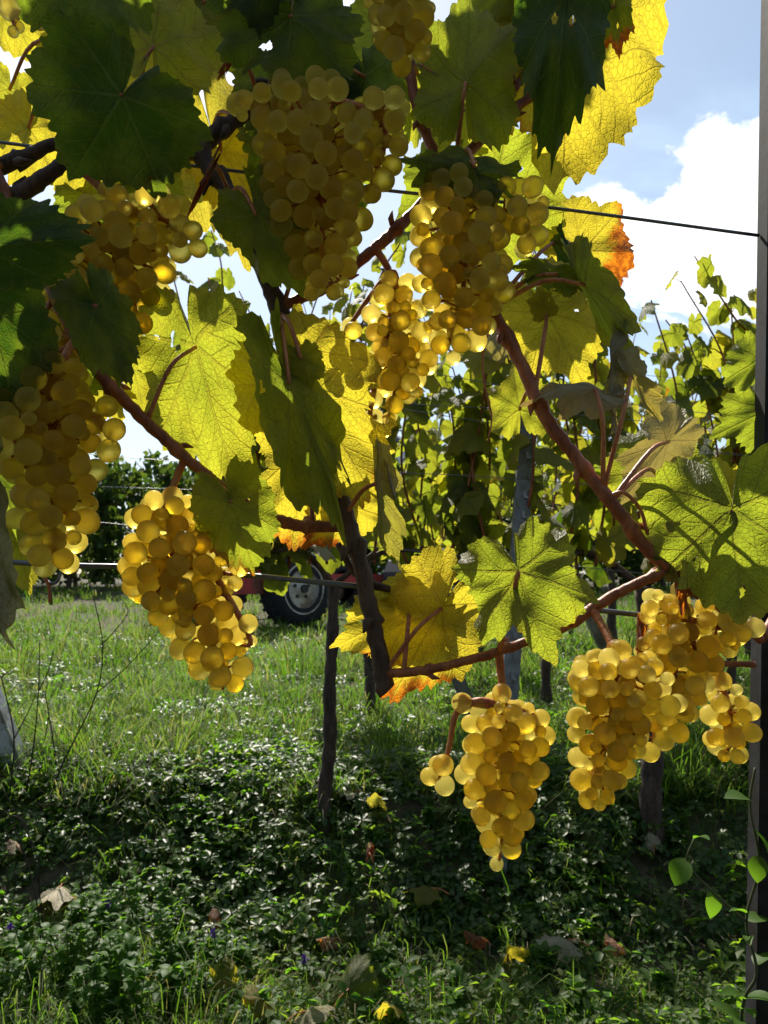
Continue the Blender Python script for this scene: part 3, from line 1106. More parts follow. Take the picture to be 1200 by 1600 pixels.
bunch('shaded grape bunch dangling highest beside the dark green leaf', [[(615, -60, 60), (622, 0, 66), (630, 40, 62), (625, 85, 35)]], .535, 19, (640, -420, .70), 60, 21)
bunch('large shaded winged grape bunch in front of the dark old cane', [[(500, 150, 50), (500, 230, 105), (500, 310, 92), (505, 380, 68), (510, 430, 48), (512, 452, 30)], [(430, 175, 66), (395, 165, 42)], [(590, 180, 55), (600, 230, 45), (575, 300, 42)]], .565, 18.5, (440, 130), 130, 22)
bunch('dense half-lit grape bunch under the thick wire, left of the leaf with the orange corner', [[(700, 300, 55), (715, 360, 78), (725, 430, 82), (715, 490, 62), (700, 545, 36)], [(770, 330, 48), (810, 330, 52), (825, 370, 34)]], .60, 18, (692, 280), 110, 23)
bunch('loose golden grape bunch with a short side wing on a red stalk', [[(620, 455, 38), (615, 500, 52), (625, 570, 60), (615, 620, 40), (605, 660, 26)], [(612, 425, 1), (575, 468, 1), (540, 518, 27), (512, 548, 25)], [(580, 630, 24), (588, 655, 20)]], .625, 17, (602, 374), 70, 24)
bunch('broad shaded grape bunch hanging over the slanting brown cane', [[(180, 330, 45), (180, 400, 100), (140, 470, 88), (110, 520, 62), (100, 570, 45)], [(250, 340, 58), (285, 370, 42)], [(205, 450, 50), (215, 510, 30)]], .615, 18.5, (100, 255), 120, 25)
bunch('long dim grape bunch with a side shoulder, ending above the lower wire', [[(80, 600, 60), (75, 670, 92), (85, 740, 75), (85, 800, 68), (85, 860, 45), (88, 880, 24)], [(150, 660, 45), (178, 690, 28)], [(30, 650, 50), (20, 700, 40)]], .565, 20, (125, 540), 110, 26)
bunch('sunlit golden grape bunch tapering down beside the red trailer', [[(265, 780, 30), (265, 830, 66), (275, 890, 88), (305, 950, 66), (330, 1000, 62), (350, 1045, 44), (348, 1078, 20)], [(320, 880, 52), (370, 900, 26)], [(215, 865, 34)], [(385, 985, 24), (375, 1010, 30)]], .603, 17.5, (290, 715), 110, 27)
bunch('single sunlit grape bunch hanging lowest from the thin horizontal cane', [[(788, 1105, 34), (790, 1150, 66), (785, 1200, 68), (780, 1250, 55), (785, 1300, 42), (780, 1345, 22)], [(748, 1095, 1), (714, 1112, 1), (703, 1160, 4), (692, 1205, 30), (680, 1222, 24)], [(735, 1098, 1), (722, 1090, 20), (718, 1108, 20)], [(835, 1120, 22), (840, 1150, 26)]], .602, 16.5, (765, 1022), 80, 28)
bunch('long sunlit grape bunch on a red stalk, touching the crowded bunch near the post', [[(965, 1035, 40), (960, 1075, 72), (955, 1120, 64), (945, 1170, 54), (930, 1215, 42), (922, 1258, 22)], [(1000, 1060, 45), (1030, 1090, 40)]], .575, 16.5, (925, 950), 90, 29)
bunch('crowded grape bunch half behind the wire close to the grey post', [[(1050, 960, 50), (1060, 1010, 68), (1050, 1070, 60), (1030, 1120, 45), (1020, 1155, 30)], [(1120, 980, 55), (1150, 985, 36)]], .625, 16.5, (1085, 912), 90, 30)
bunch('small dim grape bunch squeezed against the side of the grey post', [[(1130, 1075, 28), (1140, 1110, 40), (1140, 1150, 44), (1135, 1178, 28)]], .64, 16.5, (1125, 1036), 40, 31)
bunch('few pale grapes on a forked stalk among leaves at the upper corner', [[(20, 20, 22), (25, 48, 20)], [(65, 28, 18)]], .62, 18, (130, 60), 6, 32)

# ------------------------------------------------------------------ post and wires of the near row
pr_ = empty('trellis_post', P(1190, 2000, .70).xyz, 'tall grey metal trellis post beside the crowded grape bunch', 'post')
a0, a1 = P(1209, -300, .70), P(1181, 1600, .70)
bot = a1 + (a1 - a0) * ((a1.z - (g(.34, .7) - .3)) / (a0.z - a1.z))


def post_mesh(p0, p1, wx, wy, t=.004):
    """C section, open to the back; left front corner runs from p0 (foot) to p1"""
    prof = [(0, 0), (wx, 0), (wx, wy), (wx - .012, wy), (wx - .012, wy - t), (wx - t, wy - t), (wx - t, t), (t, t), (t, wy - t), (.012, wy - t), (.012, wy), (0, wy)]
    mb = MB()
    n = len(prof)
    for p in (p0, p1):
        for (x, y) in prof:
            mb.v.append(p + Vector((x, y, 0)))
    for k in range(n):
        j = (k + 1) % n
        mb.f.append((k, j, n + j, n + k))
    mb.f.append(tuple(range(n))[::-1])
    mb.f.append(tuple(range(n, 2 * n)))
    return mb


pr_.location = bot
WM[pr_.name] = Matrix.Translation(bot)
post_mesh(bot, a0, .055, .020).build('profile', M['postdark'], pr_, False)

def wire(name, pts, r, label, group=None, sag=0.):
    wp = smooth_path(pts, 10)
    mb = MB().tube(wp, r, 8)
    o = mb.build(name, M['wire'])
    return tag(o, label, 'wire', group)


wire('trellis_wire', [P(-700, 120, .66), P(-60, 214, .665), P(340, 264, .67), P(600, 297, .68), P(840, 322, .69), P(1186, 368, .715)], .0016, 'upper trellis wire running behind the dense grape bunch to the post')
wire('trellis_wire', [P(-760, 826, .62), P(10, 878, .62), P(195, 886, .62), P(365, 897, .625), P(720, 932, .635), P(920, 952, .645), P(1125, 975, .66), P(1180, 981, .715)], .0022, 'lower trellis wire crossing behind the sunlit golden grapes')
tw = smooth_path([P(58, 884, .62), P(70, 905, .615), P(78, 914, .612), P(80, 945, .612)], 5)
tag(MB().tube(tw, .0013, 6).tube(smooth_path([P(76, 912, .612), P(90, 908, .612), P(98, 884, .62)], 5), .0013, 6).build('wire_tie', M['wire']), 'bent forked wire tie hooked on the lower trellis wire', 'wire tie')

# ------------------------------------------------------------------ vines of the rows behind
def bg_leaf_mesh(k, nper, rings):
    rs = random.Random(400 + k)
    v, f, fl, rm = leaf_verts(rs, nper, rings, rs.uniform(.7, .85), rs.uniform(.85, 1.0), rs.uniform(.15, .5), None, rs.uniform(0, .5), rs.uniform(.2, .7), 1.3, .12 if nper > 16 else 0)
    # stalk runs out along +y from the origin, the blade hangs from its end
    pl = rs.uniform(.5, .8)
    tilt = rs.uniform(.4, 1.25)
    Rm = Matrix.Rotation(-tilt, 3, 'X')
    off = Vector((0, pl, .25))
    vv = [Rm @ q + off for q in v]
    n0 = len(vv)
    mb = MB().tube([Vector((0, 0, 0)), Vector((0, pl * .5, .2)), off], [.028, .022, .02], 3, False)
    vv += mb.v
    f = f + [tuple(n0 + i for i in q) for q in mb.f]
    fl += [(.5, .55)] * len(mb.v)
    rm += [.3] * len(mb.v)
    return leaf_mesh('leaf', vv, f, fl, rm)


LIB_A = [bg_leaf_mesh(k, 21, 3) for k in range(8)]
LIB_B = [bg_leaf_mesh(k + 20, 10, 2) for k in range(6)]


def row_vine(x, y, label, group=None, top=1.95, shoots=9, arm=(-.42, .42), seed=1, lib=LIB_A, step=.085, yel=(.28, .75), low=.72, trunk_r=.026, lean=0., size=(.064, .088), px_base=None, density=1.0, stuff_n=0, brown=.12):
    rs = random.Random(seed)
    z0 = g(x, y)
    root = empty('grapevine', (x, y, z0), label, 'grapevine', group)
    zt = z0 + low
    pts = [Vector((x + rs.uniform(-.02, .02) + lean * t, y + rs.uniform(-.02, .02), z0 - .06 + (low + .06) * t)) for t in (0, .2, .4, .6, .8, 1)]
    path = smooth_path(pts, 5)
    MB().tube(path, [trunk_r * (1.25 - .35 * k / len(path)) * rs.uniform(.86, 1.14) for k in range(len(path))], 9).build('trunk', M['trunk'], root)
    head = path[-1]
    for e in arm:
        ap = smooth_path([head, head + Vector((e * .35, rs.uniform(-.03, .03), .10)), head + Vector((e, rs.uniform(-.04, .04), rs.uniform(.02, .08)))], 6)
        MB().tube(ap, [trunk_r * .5 * (1 - .4 * k / len(ap)) for k in range(len(ap))], 7).build('arm', M['oldwood'], root)
    sv, stf = [], 0
    for k in range(shoots):
        ex = arm[0] + (arm[1] - arm[0]) * (k + rs.uniform(.1, .9)) / shoots
        b0 = head + Vector((ex, rs.uniform(-.04, .04), .06))
        ht = (top + z0 - .3) * rs.uniform(.82, 1.06) - b0.z + .3
        sway = Vector((rs.uniform(-.22, .22), rs.uniform(-.2, .2), 0))
        sp_ = smooth_path([b0, b0 + Vector((0, 0, ht * .35)) + sway * .25 + Vector((rs.uniform(-.06, .06), rs.uniform(-.06, .06), 0)), b0 + Vector((0, 0, ht * .7)) + sway * .6, b0 + Vector((0, 0, ht)) + sway * rs.uniform(.9, 1.5)], 7)
        MB().tube(sp_, [.0052 * (1 - .65 * q / len(sp_)) for q in range(len(sp_))], 6).build('shoot', M['cane'], root)
        ln = 0
        nxt = rs.uniform(.02, .08)
        az = rs.uniform(0, 6)
        for q in range(1, len(sp_)):
            seg = (sp_[q] - sp_[q - 1]).length
            ln += seg
            while ln > nxt:
                t = 1 - (ln - nxt) / seg
                p = sp_[q - 1].lerp(sp_[q], max(0, min(1, t)))
                nxt += step * rs.uniform(.7, 1.3)
                az += PI + rs.uniform(-.9, .9)
                if rs.random() > density:
                    continue
                o = link('leaf', rs.choice(lib), root)
                o.location = p
                o.rotation_euler = (rs.uniform(-.5, .4), rs.uniform(-.5, .5), az)
                f_ = rs.uniform(*size) * (1.1 if q < len(sp_) * .7 else .75)
                o.scale = (f_, f_, f_)
                o.color = (rs.uniform(*yel), brown * rs.random() ** 2 * 3, rs.random(), 0 if rs.random() > .03 else rs.uniform(.4, .9))
    return root


R2 = 2.36
ROW = 'vines of the second row'
row_vine((515 - 600) / FPX * R2 * .99, R2 - .02, 'slim vine trunk at the free end of the second row, near the red trailer', ROW, 1.66, 12, (-.30, .50), 41, density=1, step=.07, trunk_r=.018)
row_vine((1000 - 600) / FPX * R2, R2 - .05, 'dark vine trunk behind the long sunlit grape bunch', ROW, 1.62, 12, (-.46, .42), 42, step=.07)
row_vine(1.62, R2, 'leafy vine behind the grey trellis post', ROW, 1.5, 9, (-.65, .42), 43, step=.07)
ROW3 = 'vines of the rows further back'
LB3 = 'thin leafy vine standing in the rows behind the punched steel post'
R3 = 3.62
for k, px in enumerate((577, 855, 1130)):
    row_vine((px - 600) / FPX * R3, R3, LB3, ROW3, 1.85, 10, (-.42, .42), 50 + k, trunk_r=.02, step=.07)
row_vine((1400 - 600) / FPX * R3, R3, LB3, ROW3, 1.9, 6, (-.4, .4), 54, trunk_r=.02, step=.09)
R4 = 5.1
for k in range(4):
    row_vine(.62 + k * .85, R4, LB3, ROW3, 1.9, 10, (-.44, .44), 60 + k, LIB_B, .085)
R5 = 6.9
for k in range(5):
    row_vine(.75 + k * .9, R5, LB3, ROW3, 2.0, 7, (-.45, .45), 70 + k, LIB_B, .11)


# the far row across the grass: leaves too small to pick apart, one crown per vine
def crown_mesh(seed, n=1000, L=1.5, hgt=1.5, thick=.5, size=.085):
    r2 = np.random.default_rng(seed)
    c = np.stack([r2.uniform(-L / 2, L / 2, n), r2.normal(0, thick * .33, n), .10 + (hgt + .45) * r2.random(n) ** .8], 1)
    c[:, 2] += .18 * np.sin(c[:, 0] * 6 + seed) * (c[:, 2] > 1.3)
    a = r2.normal(size=(n, 3))
    a /= np.linalg.norm(a, axis=1)[:, None]
    bb_ = np.cross(a, r2.normal(size=(n, 3)))
    bb_ /= np.linalg.norm(bb_, axis=1)[:, None]
    s = size * r2.uniform(.7, 1.2, n)[:, None]
    nrm = np.cross(a, bb_)
    v = np.stack([c - a * s * .7, c + bb_ * s * .75 - a * s * .15 + nrm * s * .2, c + bb_ * s * .4 + a * s * .5, c + a * s * .9, c - bb_ * s * .4 + a * s * .5, c - bb_ * s * .75 - a * s * .15 + nrm * s * .2], 1).reshape(-1, 3)
    i0 = (np.arange(n) * 6)[:, None]
    f = (i0 + np.array([[0, 1, 2, 3, 4, 5]])).reshape(-1)
    tone = np.repeat(r2.random(n), 6)
    return np_mesh('crown', v, f, np.full(n, 6), M['farleaf'], {'tone': tone})


M['farleaf'] = green_material('far_vine_leaf', (.022, .045, .012), (.05, .075, .02), (.06, .14, .01), (.16, .21, .02), .6, .15, .4)
CROWNS = [crown_mesh(k) for k in range(4)]
rs = random.Random(9)
for k in range(34):
    RF = 13.4 if k < 15 else 15.2
    x = -7.6 + k * 1.12 if k < 15 else -10.4 + (k - 15) * 1.12
    z0 = g(x, RF)
    root = empty('grapevine', (x, RF, z0), 'far dark green vine in the row across the grass', 'grapevine', 'vines of the far row')
    tp = smooth_path([Vector((x, RF, z0 - .05)), Vector((x + rs.uniform(-.05, .05), RF, z0 + .4)), Vector((x + rs.uniform(-.04, .04), RF, z0 + .95))], 4)
    MB().tube(tp, .045, 7).build('trunk', M['trunk'], root)
    o = link('crown', CROWNS[k % 4], root)
    o.location = (x, RF, z0)
    o.scale = (1, 1, rs.uniform(.92, 1.1) if k < 15 else 1.15)
    kind(o, 'stuff')

# unseen row added behind the camera to block sky light from there
BACK = [crown_mesh(k + 30, 900, 1.5, 1.75, .5, .085) for k in range(3)]
for k in range(7):
    x, yb_ = -3.6 + k * 1.2, -1.5
    root = empty('grapevine', (x, yb_, g(x, yb_)), 'full green vine of the row in the photographer\'s back', 'grapevine', 'unseen vines added behind the photographer')
    MB().tube(smooth_path([Vector((x, yb_, -.05)), Vector((x + .04, yb_, .45)), Vector((x, yb_, 1.))], 4), .03, 7).build('trunk', M['trunk'], root)
    o = link('crown', BACK[k % 3], root)
    o.location = (x, yb_, g(x, yb_))
    kind(o, 'stuff')

# ------------------------------------------------------------------ steel posts and wires of the second row
Y2 = R2 - .16
zb = g((788 - 600) / FPX * Y2, Y2)
pb = P(770, 1290, Y2)
pt = P(826, 470, Y2)
pb = pb + (pt - pb) * ((zb - .25 - pb.z) / (pt.z - pb.z))
post2 = empty('punched_post', pb, 'punched grey steel post between the leaves of the second row', 'post')
post_mesh(pb, pt, .046, .036).build('profile', M['postgrey'], post2, False)
for q in range(26):
    c = pb.lerp(pt, .22 + q * .03)
    MB().box(c + Vector((.026, -.002, 0)), (.008, .006, .020)).box(c + Vector((.030, -.005, -.008)), (.010, .006, .006)).build('punched_tab', M['zinc'], post2, False)
for (xa, ya, xb, yb, lb) in ((925, 962, 985, 1090, 'slanting steel strut behind the long sunlit bunch, propping the row'), (690, 1000, 745, 1130, 'slanting steel strut behind the lowest grape bunch')):
    pa, pc = P(xa, ya, Y2 + .35), P(xb, yb, Y2 + .45)
    zc = g(pc.x, pc.y)
    tt = (pa.z - zc + .05) / (pa.z - pc.z)
    pc = pa + (pc - pa) * tt
    pa = pa - (pc - pa) * .25
    st = empty('steel_strut', pc, lb, 'strut')
    u = (pc - pa).normalized()
    sx = u.cross(Vector((0, 1, 0))).normalized()
    mb = MB()
    prof = [(-.022, 0), (.022, 0), (.022, .03), (.018, .03), (.018, .004), (-.018, .004), (-.018, .03), (-.022, .03)]
    for p in (pc, pa):
        for (x, y) in prof:
            mb.v.append(p + sx * x + Vector((0, y, 0)))
    n = len(prof)
    for k in range(n):
        j = (k + 1) % n
        mb.f.append((k, j, n + j, n + k))
    mb.f.append(tuple(range(n)))
    mb.f.append(tuple(range(n, 2 * n)))
    mb.build('bar', M['zinc'], st, False)
    MB().tube([pa.lerp(pc, .12) + Vector((0, -.006, 0)), pa.lerp(pc, .12) + Vector((0, .01, 0))], .008, 6).build('bolt', M['zincdark'], st)
# leaning end post at the left edge of the bank
pf = GP(48, 1225)
pk = P(-120, 800, pf.y + .1)
pe = empty('leaning_post', pf - (pk - pf) * .1, 'broad grey end post leaning outwards at the left edge of the bank', 'post')
u = (pk - pf).normalized()
mb = MB()
sx = Vector((.93, 0, .36)).normalized()
sx = (sx - u * sx.dot(u)).normalized()
prof = [(-.05, 0), (-.008, 0), (0, -.006), (0, .05), (-.004, .05), (-.006, .004), (-.05, .004)]
p0, p1 = pf - (pk - pf) * .1, pk + (pk - pf) * .8
for p in (p0, p1):
    for (x, y) in prof:
        mb.v.append(p + sx * x * 1.5 + Vector((0, y, 0)))
n = len(prof)
for k in range(n):
    j = (k + 1) % n
    mb.f.append((k, j, n + j, n + k))
mb.f.append(tuple(range(n)))
mb.f.append(tuple(range(n, 2 * n)))
mb.build('profile', M['zinc'], pe, False)
for q in (.35, .6, .85):
    c = p0.lerp(p1, q)
    MB().box(c - sx * .04 + Vector((0, -.002, 0)), (.012, .006, .02)).build('punched_tab', M['zincdark'], pe, False)
# wires
RWG = 'thin wires of the second row'
for k, (ya, yb) in enumerate(((545, 700), (700, 775), (800, 905), (470, 640), (590, 668))):
    wire('row_wire', [P(-300, ya - 30, Y2 - .03), P(300, (ya * 3 + yb) / 4 + 4, Y2 - .03), P(900, yb - 20, Y2 - .03), P(1600, yb + 60, Y2 - .02)], .0011, 'thin dark wire strung along the second row of vines', RWG)
for k, (ya, yb) in enumerate(((520, 600), (640, 700), (760, 800))):
    wire('row_wire', [P(150, ya, R3), P(700, (ya + yb) / 2, R3), P(1500, yb + 30, R3)], .0012, 'thin wire of the row behind the punched steel post', 'thin wires further back')
# the tall shoots of the second row that stand against the sky
def shoot_leaves(root_label, pts, seed, size=(.048, .066), step=.075, yel=(.2, .6), group=None, d=R2):
    pass


def sky_shoot(vroot, pts, seed, step=.048, size=(.066, .088), yel=(.2, .6)):
    rs = random.Random(seed)
    sp_ = smooth_path([P(*p) for p in pts], 7)
    MB().tube(sp_, [.0048 * (1 - .6 * q / len(sp_)) for q in range(len(sp_))], 6).build('shoot', M['cane'], vroot)
    ln, nxt, az = 0, .03, rs.uniform(0, 6)
    for q in range(1, len(sp_)):
        seg = (sp_[q] - sp_[q - 1]).length
        ln += seg
        while ln > nxt:
            p = sp_[q - 1].lerp(sp_[q], max(0, min(1, 1 - (ln - nxt) / seg)))
            nxt += step * rs.uniform(.6, 1.3)
            az += PI + rs.uniform(-1, 1)
            o = link('leaf', rs.choice(LIB_A), vroot)
            o.location = p
            o.rotation_euler = (rs.uniform(-.6, .5), rs.uniform(-.6, .6), az)
            f_ = rs.uniform(*size) * (1 - .35 * q / len(sp_))
            o.scale = (f_,) * 3
            o.color = (rs.uniform(*yel), .05, rs.random(), 0)


v2 = [o for o in bpy.data.objects if o.name.startswith('grapevine') and o.get('group') == ROW]
v2.sort(key=lambda o: o.location.x)
sky_shoot(v2[2], [(1290, 1010, R2), (1200, 950, R2), (1135, 870, R2), (1120, 700, R2), (1085, 560, R2), (1072, 520, R2)], 81)
sky_shoot(v2[2], [(1290, 1010, R2), (1240, 800, R2), (1190, 560, R2), (1150, 500, R2), (1110, 440, R2), (1085, 400, R2)], 82)
sky_shoot(v2[2], [(1290, 1010, R2), (1190, 880, R2), (1130, 640, R2), (1085, 590, R2), (1070, 540, R2), (1040, 500, R2)], 83)
sky_shoot(v2[2], [(1290, 1010, R2), (1230, 800, R2), (1180, 640, R2), (1150, 600, R2), (1140, 560, R2)], 84)
sky_shoot(v2[0], [(440, 900, R2), (370, 860, R2), (330, 700, R2), (300, 560, R2), (280, 470, R2), (262, 400, R2)], 85, .055)
sky_shoot(v2[0], [(440, 900, R2), (400, 700, R2), (370, 560, R2), (350, 470, R2), (345, 410, R2), (330, 360, R2)], 86, .055)
sky_shoot(v2[0], [(450, 890, R2), (480, 700, R2), (560, 520, R2), (600, 420, R2), (625, 380, R2), (640, 330, R2)], 87, .055)
sky_shoot(v2[1], [(840, 900, R2), (830, 700, R2), (845, 520, R2), (840, 430, R2), (835, 380, R2)], 88, .055, yel=(.05, .4))
sky_shoot(v2[1], [(900, 900, R2), (900, 760, R2), (880, 600, R2), (905, 500, R2), (900, 450, R2)], 89, .05, yel=(.05, .35))
sky_shoot(v2[0], [(700, 900, R2), (730, 740, R2), (740, 600, R2), (720, 480, R2), (735, 420, R2)], 90, .055)
sky_shoot(v2[0], [(640, 900, R2), (660, 740, R2), (650, 620, R2), (670, 520, R2)], 91, .06)

# ------------------------------------------------------------------ red trailer on the grass
wc = GP(462, 978)
TR = empty('farm_trailer', (wc.x, wc.y, g(wc.x, wc.y)), 'red farm trailer with one dirty white wheel rim parked on the grass', 'trailer')
yaw = R(46)
TM = Matrix.Translation((wc.x, wc.y, g(wc.x, wc.y))) @ Matrix.Rotation(yaw, 4, 'Z')


def tpart(mb, name, mat, parent=None, smooth=False):
    mb.v = [TM @ Vector(v) for v in mb.v]
    return mb.build(name, M[mat], parent or TR, smooth)


RW = .40
TY = [(.20, -.13), (.30, -.135), (.365, -.12), (.395, -.085), (.40, -.04), (.40, .04), (.395, .085), (.365, .12), (.30, .135), (.20, .13)]
for (px_, py_) in ((0, 0), (0, 1.45), (1.9, 0), (1.9, 1.45)):
    def mv(mb):
        mb.v = [Vector((v.x + px_, v.y + py_, v.z + RW - .02)) for v in mb.v]
        return mb
    wh = tpart(mv(MB().lathe(TY, 36)), 'wheel', 'tyre', None, True)
    tr_ = MB()
    for k in range(26):
        q = 2 * PI * k / 26
        Mx = Matrix.Rotation(-q, 4, 'Y')
        for s_ in (-1, 1):
            tr_.box((.402, s_ * .055, 0), (.022, .09, .035), Mx @ Matrix.Rotation(s_ * .35, 4, 'X'))
    tpart(mv(tr_), 'tread', 'tyre', wh)
    sd_ = -1 if py_ == 0 else 1
    prof = [(.272, sd_ * .12), (.262, sd_ * .137), (.242, sd_ * .13), (.225, sd_ * .07), (.17, sd_ * .055), (.11, sd_ * .085), (.07, sd_ * .09), (.06, sd_ * .12), (.0, sd_ * .125)]
    rm_ = tpart(mv(MB().lathe(prof, 32)), 'rim', 'rim', wh, True)
    hb = MB().tube([(0, sd_ * .08, 0), (0, sd_ * .15, 0)], .045, 12)
    tpart(mv(hb), 'hub', 'dark', wh)
    for k in range(5):
        q = 2 * PI * k / 5 + .3
        tpart(mv(MB().tube([(math.cos(q) * .095, sd_ * .07, math.sin(q) * .095), (math.cos(q) * .095, sd_ * .10, math.sin(q) * .095)], .018, 8)), 'bolt', 'dark', wh)
for yy_ in (.25, 1.2):
    tpart(MB().box((.75, yy_, .47), (3.3, .09, .12)), 'chassis_beam', 'red')
for xx_ in (-.65, -.2, .4, 1.2, 2.1):
    tpart(MB().box((xx_, .725, .47), (.08, .86, .09)), 'cross_beam', 'red')
for xx_ in (0, 1.9):
    tpart(MB().tube([(xx_, 0, RW - .02), (xx_, 1.45, RW - .02)], .035, 10), 'axle', 'dark')
tpart(MB().box((-.56, .10, .42), (.34, .20, .18)), 'side_box', 'red')
tpart(MB().prism([(-.85, .54), (.12, .54), (.22, 1.16), (-.97, 1.16)], .06, 1.40), 'hopper', 'redtop')
tpart(MB().box((-.375, .03, 1.185), (1.26, .07, .05)), 'rail', 'red')
tpart(MB().box((-.375, 1.42, 1.185), (1.26, .07, .05)), 'rail', 'red')
for xx_ in (-.82, -.36, .1):
    tpart(MB().box((xx_, .03, .86), (.06, .06, .62)), 'stanchion', 'red')
for xx_ in (0., 1.9):                                         # mudguards
    mg = MB()
    for k in range(11):
        q = PI * (.02 + .96 * k / 10)
        for y_ in (-.15, .14):
            for r_ in (.47, .49):
                mg.v.append(Vector((xx_ + math.cos(q) * r_, y_, RW - .02 + math.sin(q) * r_)))
    for k in range(10):
        o_ = k * 4
        mg.f += [(o_, o_ + 4, o_ + 6, o_ + 2), (o_ + 1, o_ + 3, o_ + 7, o_ + 5), (o_, o_ + 1, o_ + 5, o_ + 4), (o_ + 2, o_ + 6, o_ + 7, o_ + 3)]
    if xx_ > 0:
        tpart(mg, 'mudguard', 'dark')
tpart(MB().tube([(2.5, .725, .45), (3.6, .725, .42)], .05, 8), 'drawbar', 'dark')
tpart(MB().tube([(3.2, .725, .42), (3.2, .725, -.02)], .03, 8), 'jack_stand', 'dark')

# ------------------------------------------------------------------ cypress and house behind the vineyard
cyb = Vector((( 798 - 600) / FPX * 24, 24, g(3.8, 24)))
cy = empty('cypress', cyb, 'narrow dark cypress tree rising behind the punched steel post', 'tree')
MB().tube([cyb + Vector((0, 0, -.1)), cyb + Vector((0, 0, 3)), cyb + Vector((0, 0, 8.4))], [.14, .10, .02], 8).build('trunk', M['trunk'], cy)
r2 = np.random.default_rng(3)
n = 5200
h = r2.random(n) ** .8
rad = .46 * np.sin(np.clip(h * 1.05 + .06, 0, 1) * PI) ** .55 * (1 - .35 * h) * np.sqrt(r2.uniform(.35, 1, n)) * (1 + .22 * np.sin(h * 40 + r2.random(n)))
an = r2.uniform(0, 2 * PI, n)
c = np.stack([rad * np.cos(an), rad * np.sin(an), .4 + h * 8.3], 1)
up = np.stack([.35 * np.cos(an), .35 * np.sin(an), np.ones(n)], 1) + r2.normal(0, .25, (n, 3))
up /= np.linalg.norm(up, axis=1)[:, None]
sd = np.cross(up, r2.normal(size=(n, 3)))
sd /= np.linalg.norm(sd, axis=1)[:, None]
ln_ = r2.uniform(.12, .26, n)[:, None]
v = np.stack([c - sd * .022, c + sd * .022, c + up * ln_ * .6 + sd * .03, c + up * ln_, c + up * ln_ * .6 - sd * .03], 1).reshape(-1, 3) + np.array(cyb)
f = ((np.arange(n) * 5)[:, None] + np.arange(5)[None]).reshape(-1)
o = link('crown', np_mesh('crown', v, f, np.full(n, 5), M['conifer'], {'tone': np.repeat(r2.random(n), 5)}), cy)
kind(o, 'stuff')

HX, HY = 2.6, 46.
hz = g(HX, HY)
ho = empty('house', (HX, HY, hz), 'white house with a dark slate roof far behind the vines', 'house')
HM = Matrix.Translation((HX, HY, hz)) @ Matrix.Rotation(R(-24), 4, 'Z')


def hpart(mb, name, mat, parent=None):
    mb.v = [HM @ Vector(v) for v in mb.v]
    return mb.build(name, M[mat], parent or ho, False)


hpart(MB().prism([(-4, -.5), (4, -.5), (4, 4.2), (0, 7.0), (-4, 4.2)], -5, 5), 'wall', 'wall')
rf = hpart(MB().prism([(-4.7, 3.85), (0, 7.14), (4.7, 3.85), (4.7, 4.1), (0, 7.42), (-4.7, 4.1)], -5.5, 5.5), 'roof', 'roof')
hpart(MB().box((1.4, 1.5, 7.0), (.7, .7, 1.6)), 'chimney', 'wall', rf)
hpart(MB().box((-4.72, 0, 3.82), (.16, 11.1, .2)), 'gutter', 'eave', rf)
for (x_, z_) in ((-2.2, 1.6), (0, 1.6), (2.2, 1.6), (-1.4, 4.1), (1.4, 4.1)):
    wi = hpart(MB().box((x_, -5.02, z_), (1.15, .08, 1.35)), 'window', 'eave')
    hpart(MB().box((x_ - .26, -5.07, z_), (.44, .03, 1.15)), 'pane', 'glass', wi)
    hpart(MB().box((x_ + .26, -5.07, z_), (.44, .03, 1.15)), 'pane', 'glass', wi)
for (y_, z_) in ((-3, 1.6), (0, 1.6), (3, 1.6)):
    wi = hpart(MB().box((-4.02, y_, z_), (.08, 1.15, 1.35)), 'window', 'eave')
    hpart(MB().box((-4.07, y_, z_), (.03, .9, 1.1)), 'pane', 'glass', wi)

# ------------------------------------------------------------------ grass, creeping plants, straw
def clump(x, y):
    return .5 + .25 * np.sin(x * 5.3 + 1.2 * np.sin(y * 3.1)) * np.sin(y * 4.7 + .7) + .25 * np.sin(x * 11.3 + 2.1 + np.sin(y * 7)) * np.sin(y * 9.1 + 1.4)


